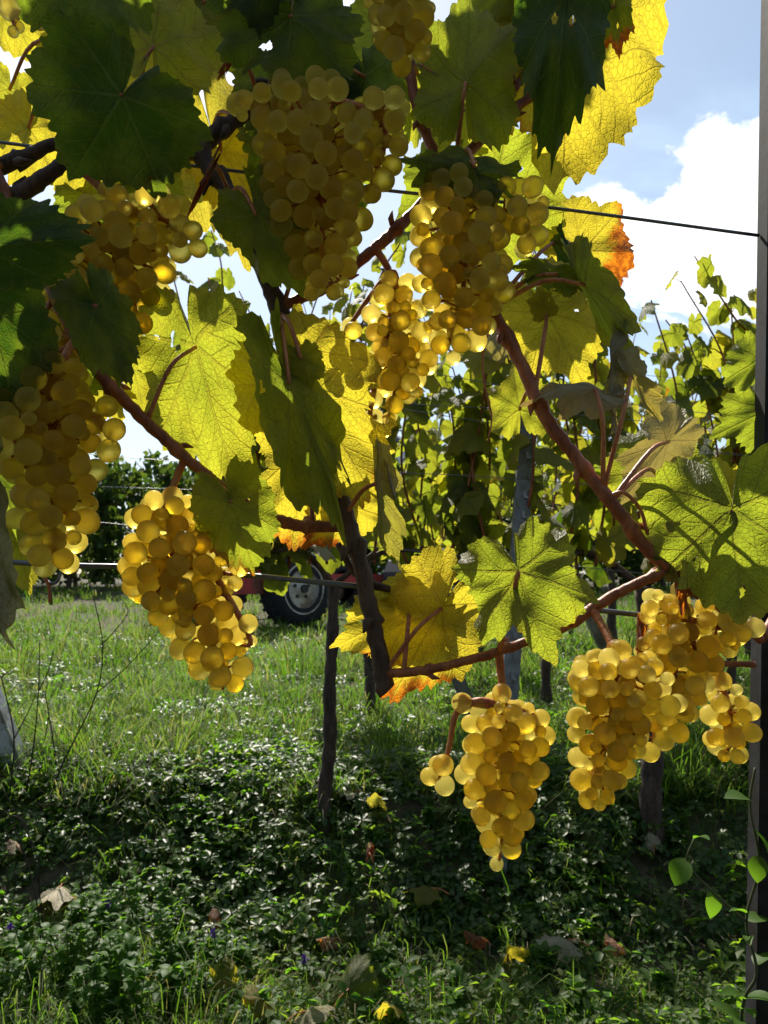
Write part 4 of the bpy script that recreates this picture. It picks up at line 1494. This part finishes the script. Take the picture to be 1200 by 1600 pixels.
def blades(n, ylo, yhi, dens, hscale, wid, lean=.5, seed=1, bias=None, straw=.12, mat='grass', name='grass', label=None, spread=1.0):
    r3 = np.random.default_rng(seed)
    u = r3.random(n * 3)
    y = ylo + (yhi - ylo) * u ** dens
    x = r3.uniform(-1, 1, n * 3) * (.56 * y * spread + .5)
    keep = r3.random(n * 3) < (.25 + .75 * clump(x, y) if bias is None else bias(x, y))
    x, y = x[keep][:n], y[keep][:n]
    n = len(x)
    z = G(x, y) - .006
    cl_ = clump(x * .6, y * .6)
    h_ = hscale * (.45 + .9 * cl_) * r3.uniform(.55, 1.25, n)
    wd = wid * r3.uniform(.7, 1.3, n) * (1 + .10 * y)
    a = r3.uniform(0, 2 * PI, n)
    dirx, diry = np.cos(a), np.sin(a)
    ln_ = lean * r3.uniform(.2, 1.6, n) * h_
    fa = r3.uniform(0, PI, n)
    sx_, sy_ = np.cos(fa) * wd, np.sin(fa) * wd * .6
    p0 = np.stack([x, y, z], 1)
    s_ = np.stack([sx_, sy_, np.zeros(n)], 1)
    m1 = p0 + np.stack([dirx * ln_ * .22, diry * ln_ * .22, h_ * .55], 1)
    m2 = p0 + np.stack([dirx * ln_ * .62, diry * ln_ * .62, h_ * .90], 1)
    tp_ = p0 + np.stack([dirx * ln_ * 1.15, diry * ln_ * 1.15, h_ * np.clip(1.08 - ln_ / np.maximum(h_, 1e-4) * .35, .5, 1.1)], 1)
    v = np.stack([p0 - s_, p0 + s_, m1 + s_, m1 - s_, m2 + s_ * .75, m2 - s_ * .75, tp_], 1).reshape(-1, 3)
    i0 = (np.arange(n) * 7)[:, None]
    f = (i0 + np.array([[0, 1, 2, 3, 3, 2, 4, 5, 5, 4, 6]])).reshape(-1)
    lt = np.tile([4, 4, 3], n)
    t = np.clip(r3.normal(.18, .14, n) + (r3.random(n) < straw) * .8, 0, 1)
    o = link(name, np_mesh(name, v, f, lt, M[mat], {'tone': np.repeat(t, 7)}))
    kind(o, 'stuff')
    o['label'] = label or 'grass'
    o['category'] = 'grass'
    return o


def tufts(nt_, per, ylo, yhi, dens, hgt, wid, seed, label, straw=.1, bias=None, name='grass', mat='grass', spread=.035, flop=.75):
    """grass in tussocks: blades lean out from each tuft's middle and arch over"""
    r3 = np.random.default_rng(seed)
    u = r3.random(nt_ * 3)
    y = ylo + (yhi - ylo) * u ** dens
    x = r3.uniform(-1, 1, nt_ * 3) * (.56 * y + .5)
    keep = r3.random(nt_ * 3) < (np.clip(1.9 * clump(x, y) - .42, .03, 1) if bias is None else bias(x, y))
    x, y = x[keep][:nt_], y[keep][:nt_]
    nt_ = len(x)
    th = hgt * (.4 + 1.0 * clump(x * .55, y * .55)) * r3.lognormal(0, .28, nt_)
    cnt = r3.integers(int(per * .4), int(per * 1.6), nt_)
    idx = np.repeat(np.arange(nt_), cnt)
    n = len(idx)
    a = r3.uniform(0, 2 * PI, n)
    rr_ = spread * np.sqrt(r3.random(n)) * (.5 + th[idx] / hgt)
    bx, by = x[idx] + rr_ * np.cos(a), y[idx] + rr_ * np.sin(a)
    bz = G(bx, by) - .006
    h_ = th[idx] * r3.uniform(.45, 1.15, n)
    wa = r3.uniform(0, 2 * PI, nt_)[idx]
    a2 = a + r3.normal(0, .7, n)
    ln_ = h_ * flop * r3.uniform(.15, 1.5, n)
    dx, dy = np.cos(a2) * ln_ + np.cos(wa) * h_ * .25, np.sin(a2) * ln_ + np.sin(wa) * h_ * .25
    wd = wid * r3.uniform(.6, 1.4, n) * (1 + .09 * by)
    fa = a2 + PI / 2 + r3.normal(0, .5, n)
    s_ = np.stack([np.cos(fa) * wd, np.sin(fa) * wd, np.zeros(n)], 1)
    p0 = np.stack([bx, by, bz], 1)
    k_ = np.clip(ln_ / np.maximum(h_, 1e-4), 0, 1.3)
    m1 = p0 + np.stack([dx * .2, dy * .2, h_ * .55], 1)
    m2 = p0 + np.stack([dx * .6, dy * .6, h_ * (.95 - .15 * k_)], 1)
    tp_ = p0 + np.stack([dx * 1.15, dy * 1.15, h_ * (1.15 - .65 * k_)], 1)
    v = np.stack([p0 - s_, p0 + s_, m1 + s_, m1 - s_, m2 + s_ * .7, m2 - s_ * .7, tp_], 1).reshape(-1, 3)
    i0 = (np.arange(n) * 7)[:, None]
    f = (i0 + np.array([[0, 1, 2, 3, 3, 2, 4, 5, 5, 4, 6]])).reshape(-1)
    tt = r3.normal(.15, .12, nt_)[idx]
    t = np.clip(tt + r3.normal(0, .08, n) + (r3.random(n) < straw) * .8, 0, 1)
    o = link(name, np_mesh(name, v, f, np.tile([4, 4, 3], n), M[mat], {'tone': np.repeat(t, 7)}))
    kind(o, 'stuff')
    o['label'] = label
    o['category'] = 'grass'
    return o


tufts(3600, 24, 2.44, 5.4, 1.25, .092, .0012, 1, 'long lush grass on the sunlit upper terrace', .09)
tufts(110, 60, 2.7, 7.5, 1.2, .21, .0014, 8, 'tall dark tussocks standing out of the sunlit grass', .05, spread=.06)
tufts(2500, 20, 5.0, 14.8, 1.5, .13, .0018, 2, 'sunlit grass further off around the red trailer', .08, spread=.08)
tufts(200, 24, 2.28, 2.55, 1, .085, .0009, 3, 'long grass and straw hanging over the edge of the bank', .10, flop=.9)
tufts(1000, 16, 1.15, 2.08, 1, .085, .0010, 4, 'short grass growing between the creeping plants at the foot of the bank', .12, bias=lambda x, y: .1 + .7 * clump(x, y) + .4 * (x < -.2))
tufts(90, 14, 2.08, 2.32, 1, .09, .0010, 6, 'thin grass tufts sprouting from the shaded bank', .1)
blades(3500, 1.85, 2.2, 1, .030, .0011, 2.6, 5, straw=.9, mat='straw', name='straw', label='dead straw lying along the foot of the bank')


def creepers(n, ylo, yhi, size, hgt, seed, dens=1., name='creeping_plants', label='', bias=None, nl=5, mat='cover'):
    r3 = np.random.default_rng(seed)
    y = ylo + (yhi - ylo) * r3.random(n * 2) ** dens
    x = r3.uniform(-1, 1, n * 2) * (.56 * y + .4)
    keep = r3.random(n * 2) < (.3 + .7 * clump(x * 1.3 + 2, y * 1.3) if bias is None else bias(x, y))
    x, y = x[keep][:n], y[keep][:n]
    n = len(x)
    z = G(x, y) + hgt * r3.uniform(.15, 1.2, n) * (.5 + clump(x, y))
    c = np.stack([x, y, z], 1)
    tl = r3.normal(0, .38, (n, 2))
    tl[:, 1] -= .15
    nrm = np.stack([tl[:, 0], tl[:, 1], np.ones(n)], 1)
    nrm /= np.linalg.norm(nrm, axis=1)[:, None]
    ax_ = np.cross(nrm, np.array([0, 1, 0.]))
    ax_ /= np.linalg.norm(ax_, axis=1)[:, None]
    ay_ = np.cross(nrm, ax_)
    ph = r3.uniform(0, 2 * PI, n)
    sz = size * r3.uniform(.6, 1.35, n)[:, None]
    V_, T_ = [], []
    tone = np.clip(r3.normal(.35, .3, n), 0, 1)
    for k in range(nl):
        q = ph + (2 * PI * k / nl) * (.92) + r3.normal(0, .12, n)
        u_ = ax_ * np.cos(q)[:, None] + ay_ * np.sin(q)[:, None]
        s_ = -ax_ * np.sin(q)[:, None] + ay_ * np.cos(q)[:, None]
        dr_ = r3.uniform(-.35, .15, n)[:, None]
        V_.append(np.stack([c + u_ * sz * .12, c + u_ * sz * .62 + s_ * sz * .30 + nrm * sz * (.16 + dr_ * .5), c + u_ * sz * .98 + s_ * sz * .17 + nrm * sz * dr_, c + u_ * sz * 1.08 + nrm * sz * (dr_ - .06),
                            c + u_ * sz * .98 - s_ * sz * .17 + nrm * sz * dr_, c + u_ * sz * .62 - s_ * sz * .30 + nrm * sz * (.16 + dr_ * .5), c + u_ * sz * .6 + nrm * sz * dr_ * .5], 1))
        T_.append(np.repeat(tone, 7))
    v = np.concatenate(V_).reshape(-1, 3)
    m_ = n * nl
    i0 = (np.arange(m_) * 7)[:, None]
    f = (i0 + np.array([[0, 1, 6, 1, 2, 3, 6, 6, 3, 4, 5, 0, 6, 5]])).reshape(-1)
    lt = np.tile([3, 4, 4, 3], m_)
    o = link(name, np_mesh(name, v, f, lt, M[mat], {'tone': np.concatenate(T_)}))
    kind(o, 'stuff')
    o['label'] = label
    o['category'] = 'ground cover'
    return o


creepers(7600, 2.02, 2.66, .022, .06, 11, bias=lambda x, y: np.clip(1.7 * clump(x * 1.3 + 2, y * 1.3) - .2, .22, 1), label='dark glossy creeping plants covering the shaded bank')
creepers(6000, 1.10, 2.05, .018, .045, 12, mat='cover2', label='small leaved creeping plants on the ground at the foot of the bank')
creepers(450, 1.10, 1.95, .030, .08, 14, label='larger leaved creeping plants near the fallen leaves', nl=3, mat='cover2')
creepers(9000, 2.5, 7.5, .026, .06, 13, 1.3, label='creeping leaflets scattered through the grass', bias=lambda x, y: np.clip(1.35 - 1.9 * clump(x, y), .08, 1))


# ------------------------------------------------------------------ fallen leaves
def fallen(px, py, size_px, ang, label, yel=.5, brown=.1, bdir=0., dry=0., tilt=.4, w=.9, lift=.068, fold=.3, curl=.4):
    p = GP(px, py, lift)
    rs = random.Random(int(px * 3 + py))
    tilt *= .8
    S = size_px * .62 * p.y / FPX
    v, f, fl, rm = leaf_verts(rs, 42, 5, .8, w, fold, None, curl, .5, 1.6)
    Rm = Matrix.Rotation(R(ang), 3, 'Z') @ Matrix.Rotation(tilt, 3, 'X') @ Matrix.Rotation(rs.uniform(-.25, .25), 3, 'Y')
    vv = [p + Rm @ (q * S) for q in v]
    o = link('fallen_leaf', leaf_mesh('fallen_leaf', vv, f, fl, rm))
    o.color = (yel, brown, bdir, dry)
    tag(o, label, 'leaf')
    e = p + Rm @ Vector((rs.uniform(-.3, .3), -.75, .0)) * S
    e.z = max(e.z, g(e.x, e.y) + .006)
    MB().tube(smooth_path([p, p.lerp(e, .5) + Vector((0, 0, .1 * S)), e], 4), .0013, 6).build('petiole', M['petiole'], o)
    return o


fallen(92, 1388, 85, 200, 'pale parchment fallen leaf lying under the thin weed stalks', .5, .05, 0, .85, .25)
fallen(350, 1532, 62, 10, 'yellow green fallen leaf standing upright behind a lucerne sprig', .75, .1, 0, 0, 1.2)
fallen(412, 1565, 62, 60, 'bright yellow fallen leaf with a brown underside tucked in clover', .95, .2, .3, 0, .9)
fallen(545, 1545, 95, -35, 'large dull green fallen leaf propped on edge by a pale folded one', .3, .02, 0, 0, 1.15)
fallen(478, 1580, 70, -70, 'pale green fallen leaf folded flat among the creepers', .45, 0, 0, .45, .3)
fallen(612, 1572, 62, 160, 'yellow and brown half curled fallen leaf near the purple flower', .9, .35, .5, 0, .9)
fallen(795, 1488, 66, 190, 'bright yellow fallen leaf straight below the lowest grape bunch', 1., .22, .5, 0, 1.1)
fallen(672, 1388, 62, 90, 'lime green fallen leaf lying level on the shaded bank', .62, .05, 0, 0, .25)
fallen(885, 1468, 78, 95, 'cream fallen leaf showing its red stalk at the foot of the bank', .5, .05, 0, .7, .35)
fallen(965, 1476, 40, 30, 'small orange brown curled fallen leaf next to the cream one', .8, 1.2, 0, .2, .6, curl=1.6)
fallen(520, 1466, 42, 110, 'crinkled rust coloured fallen leaf on the straw', .7, 1.2, 0, .3, .5, curl=1.4)
fallen(335, 1442, 40, 20, 'copper coloured upright fallen leaf beside the lucerne', .8, 1.2, 0, .15, 1.2, curl=1.2)
fallen(750, 1464, 42, 70, 'dull brown fallen leaf on bare soil below the lime green one', .6, 1.3, 0, .1, .4, curl=1.2)
fallen(577, 1332, 34, 0, 'small russet fallen leaf caught on the shaded bank by the slim trunk', .6, 1.3, 0, 0, 1.0, curl=1.3)
fallen(548, 1236, 38, 80, 'whitish fallen leaf at the top of the bank by the slim trunk', .4, 0, 0, .9, .2)
fallen(592, 1252, 44, 170, 'half yellow half grey fallen leaf standing at the bank top', .75, .1, .3, .2, 1.2)
fallen(932, 1326, 62, 10, 'fresh green fallen leaf on the bank under the long grape bunch', .3, 0, 0, 0, 1.0)
fallen(462, 1100, 30, 0, 'small dark green fallen leaf in the grass left of the slim trunk', .2, 0, 0, 0, .9)
fallen(1046, 1178, 46, 30, 'silvery fallen leaf in the grass behind the dark trunk', .4, 0, 0, .9, .2)
fallen(1022, 1318, 34, 10, 'small beige fallen leaf leaning against the dark trunk', .4, .1, 0, .8, 1.2)
fallen(500, 1005, 38, 20, 'pale green fallen leaf in the grass near the trailer wheel', .5, 0, 0, .2, 1.2)
fallen(25, 1320, 40, 40, 'dull pinkish dead leaf at the foot of the leaning end post', .6, 1.1, 0, .5, .4, curl=1.)


# ------------------------------------------------------------------ weeds
def weed_leaf_mesh(k, wd=.34, cup=.25, lobes=0):
    mb = MB()
    n = 7
    for i in range(n + 1):
        t = i / n
        w_ = wd * math.sin(PI * min(1, t * .96 + .04)) ** .8 * (1 - .25 * t)
        z = .25 * t - .45 * t * t
        mb.v += [Vector((-w_, t, z + cup * w_)), Vector((0, t, z)), Vector((w_, t, z + cup * w_))]
    for i in range(n):
        a = i * 3
        mb.f += [(a, a + 1, a + 4, a + 3), (a + 1, a + 2, a + 5, a + 4)]
    me = mb.mesh('leaf', M['weed'])
    at = me.attributes.new('tone', 'FLOAT', 'POINT')
    at.data.foreach_set('value', np.full(len(mb.v), .15 + .2 * k, np.float32))
    return me


WL = [weed_leaf_mesh(0), weed_leaf_mesh(1, .26, .4), weed_leaf_mesh(2, .42, .2), weed_leaf_mesh(1, .5, .15)]


def flower_mesh():
    rs = random.Random(3)
    mb = MB()
    for k in range(46):
        q = Vector((rs.gauss(0, 1), rs.gauss(0, 1), rs.gauss(.3, 1))).normalized()
        s_ = q.orthogonal().normalized()
        b0 = len(mb.v)
        p = q * .5
        mb.v += [p - s_ * .10, p + s_ * .10, p + q * .42 + s_ * .16, p + q * .62, p + q * .42 - s_ * .16]
        mb.f.append(tuple(range(b0, b0 + 5)))
    mb.tube([Vector((0, 0, -.5)), Vector((0, 0, 0)), Vector((0, 0, .45))], [.2, .5, .3], 8)
    return mb.mesh('flower_head', M['purple'])


FLW = flower_mesh()


def lucerne(px, py, hgt, label, seed, flower=True, nst=3, lsize=.02, group=None, lean=0.):
    rs = random.Random(seed)
    p = GP(px, py)
    root = empty('lucerne_plant' if flower else 'weed', p, label, 'plant', group)
    for s_ in range(nst):
        h_ = hgt * rs.uniform(.7, 1.05) if s_ else hgt
        off = Vector((rs.uniform(-.35, .35) + lean, rs.uniform(-.25, .25), 0)) * h_ * (0.5 if s_ == 0 else 1)
        sp_ = smooth_path([p + Vector((0, 0, -.01)), p + off * .3 + Vector((0, 0, h_ * .5)), p + off + Vector((0, 0, h_))], 6)
        MB().tube(sp_, [.0017 * (1 - .5 * k / len(sp_)) for k in range(len(sp_))], 5).build('stem', M['weedstem'], root)
        for k in range(2, len(sp_)):
            az = rs.uniform(0, 6.28)
            for j in range(3):
                o = link('leaf', rs.choice(WL[:3]), root)
                o.location = sp_[k]
                o.rotation_euler = (rs.uniform(-.2, .9), rs.uniform(-.3, .3), az + (j - 1) * .8)
                o.scale = (lsize * rs.uniform(.7, 1.3),) * 3
        if flower and s_ == 0:
            o = link('flower_head', FLW, root)
            o.location = sp_[-1]
            o.scale = (.009, .009, .010)
    return root


lucerne(22, 1560, .15, 'lucerne with a purple flower head nearest the leaning end post', 1)
lucerne(88, 1575, .15, 'lucerne with a nodding purple flower below the pale parchment leaf', 2)
lucerne(175, 1520, .16, 'lucerne with a tiny violet flower between thin weed stalks and copper leaf', 3)
lucerne(345, 1570, .16, 'lucerne sprig with a violet head in front of the upright yellow green leaf', 4, nst=2)
lucerne(470, 1600, .13, 'lone purple flower on a bare leafy stalk above the dull green leaf', 5, nst=1, lsize=.014)
WG = 'leafy weeds on the lower terrace'
rs = random.Random(77)
for k in range(44):
    px = rs.choice([rs.uniform(-20, 330), rs.uniform(-20, 330), rs.uniform(300, 1150)])
    py = rs.uniform(1480, 1640)
    lucerne(px, py, rs.uniform(.08, .19) if px < 330 else rs.uniform(.03, .08), 'upright leafy green weed on the lower terrace', 100 + k, False, rs.choice([2, 3, 4]), rs.uniform(.018, .03), WG)
for k in range(10):
    px, py = rs.uniform(20, 1120), rs.uniform(1280, 1440)
    lucerne(px, py, rs.uniform(.05, .09), 'upright leafy green weed growing on the bank', 160 + k, False, 3, .018, 'leafy weeds on the bank')


def dry_weed(label, stems, d, r=.0027):
    base = GP(*stems[0][0])
    root = empty('dry_weed', base, label, 'weed')
    for si, st in enumerate(stems):
        pts = []
        for k, (x, y) in enumerate(st):
            if si == 0 and k == 0:
                pts.append(base)
            else:
                pts.append(P(x, y, base.y))
        sp_ = smooth_path(pts, 6)
        MB().tube(sp_, [r * (1 - .55 * k / len(sp_)) * (1 if si == 0 else .75) for k in range(len(sp_))], 6).build('stem', M['drystem'], root)
    return root


dry_weed('tall thin dark weed stalk forking wide in front of the sunlit grass', [[(70, 1275), (95, 1200), (150, 1085), (160, 1010), (150, 950), (135, 895)], [(152, 1082), (200, 1040), (258, 975)], [(161, 1005), (180, 985), (200, 955), (185, 930)]], 2.3)
dry_weed('straight thin dark weed stalk left of the wide forking one', [[(38, 1255), (52, 1170), (60, 1080), (62, 1000)], [(60, 1080), (75, 1050), (84, 1015)]], 2.3)
dry_weed('crooked thin dark weed stalk close to the leaning end post', [[(12, 1270), (22, 1160), (10, 1090), (3, 1060), (12, 1050)], [(22, 1155), (45, 1110), (56, 1085)]], 2.3)
dry_weed('short thin dark weed stalk curving between the two taller ones', [[(92, 1225), (85, 1170), (75, 1110), (70, 1080)], [(76, 1120), (68, 1160), (55, 1160)]], 2.3)
dry_weed('pale bent weed stalk arching over the parchment leaf', [[(70, 1480), (62, 1400), (55, 1330), (0, 1225)], [(60, 1380), (40, 1290), (10, 1270)]], 1.9, .0022)
dry_weed('slender upright weed stalk rising through the lucerne flowers', [[(68, 1560), (60, 1430), (40, 1340), (12, 1265)]], 1.7, .0018)

# bindweed climbing round the grey post
bw = empty('bindweed', P(1175, 1600, .74), 'green bindweed twining round the foot of the grey trellis post', 'plant')
bb0 = Vector((bot.x, .72, g(bot.x, .72)))
bw.location = bb0
WM[bw.name] = Matrix.Translation(bb0)
sp_ = smooth_path([bb0, P(1178, 1900, .70), P(1158, 1600, .695), P(1182, 1520, .69), P(1166, 1440, .695), P(1186, 1350, .69), P(1172, 1260, .695), P(1180, 1200, .69)], 7)
MB().tube(sp_, [.0016 * (1 - .4 * k / len(sp_)) for k in range(len(sp_))], 6).build('stem', M['weedstem'], bw)
sp2 = smooth_path([P(1166, 1440, .695), P(1120, 1400, .70), P(1075, 1350, .71), P(1085, 1310, .71)], 6)
MB().tube(sp2, .0011, 6).build('stem', M['weedstem'], bw)
rs = random.Random(4)
for (x, y, s_, az, tl, k) in ((1158, 1250, .034, 100, .3, 3), (1185, 1290, .04, 250, -1., 3), (1140, 1330, .03, 150, -1.1, 2), (1128, 1378, .03, 190, -1.2, 2), (1075, 1350, .034, 130, -.9, 3), (1090, 1315, .026, 200, .4, 0), (1160, 1420, .026, 110, .4, 1), (1160, 1455, .026, 160, .2, 1),
                             (1185, 1435, .03, 280, .2, 2), (1165, 1550, .04, 110, .5, 1), (1185, 1560, .04, 230, .4, 0), (1170, 1590, .04, 60, .6, 1), (1150, 1600, .034, 140, .6, 0), (1190, 1500, .03, 290, .5, 3), (1120, 1560, .03, 180, .4, 0)):
    q, dist = min(((pp, (pp - P(x, y, .70)).length) for pp in sp_ + sp2), key=lambda e: e[1])
    o = link('leaf', WL[k], bw)
    o.location = q
    o.rotation_euler = (tl, rs.uniform(-.3, .3), R(az))
    o.scale = (s_ * .72,) * 3

for o in bpy.data.objects:
    if o.type == 'MESH' and o.parent is None and 'label' not in o.keys() and o.get('kind') is None:
        print('UNTAGGED', o.name)
print('objects', len(bpy.data.objects))
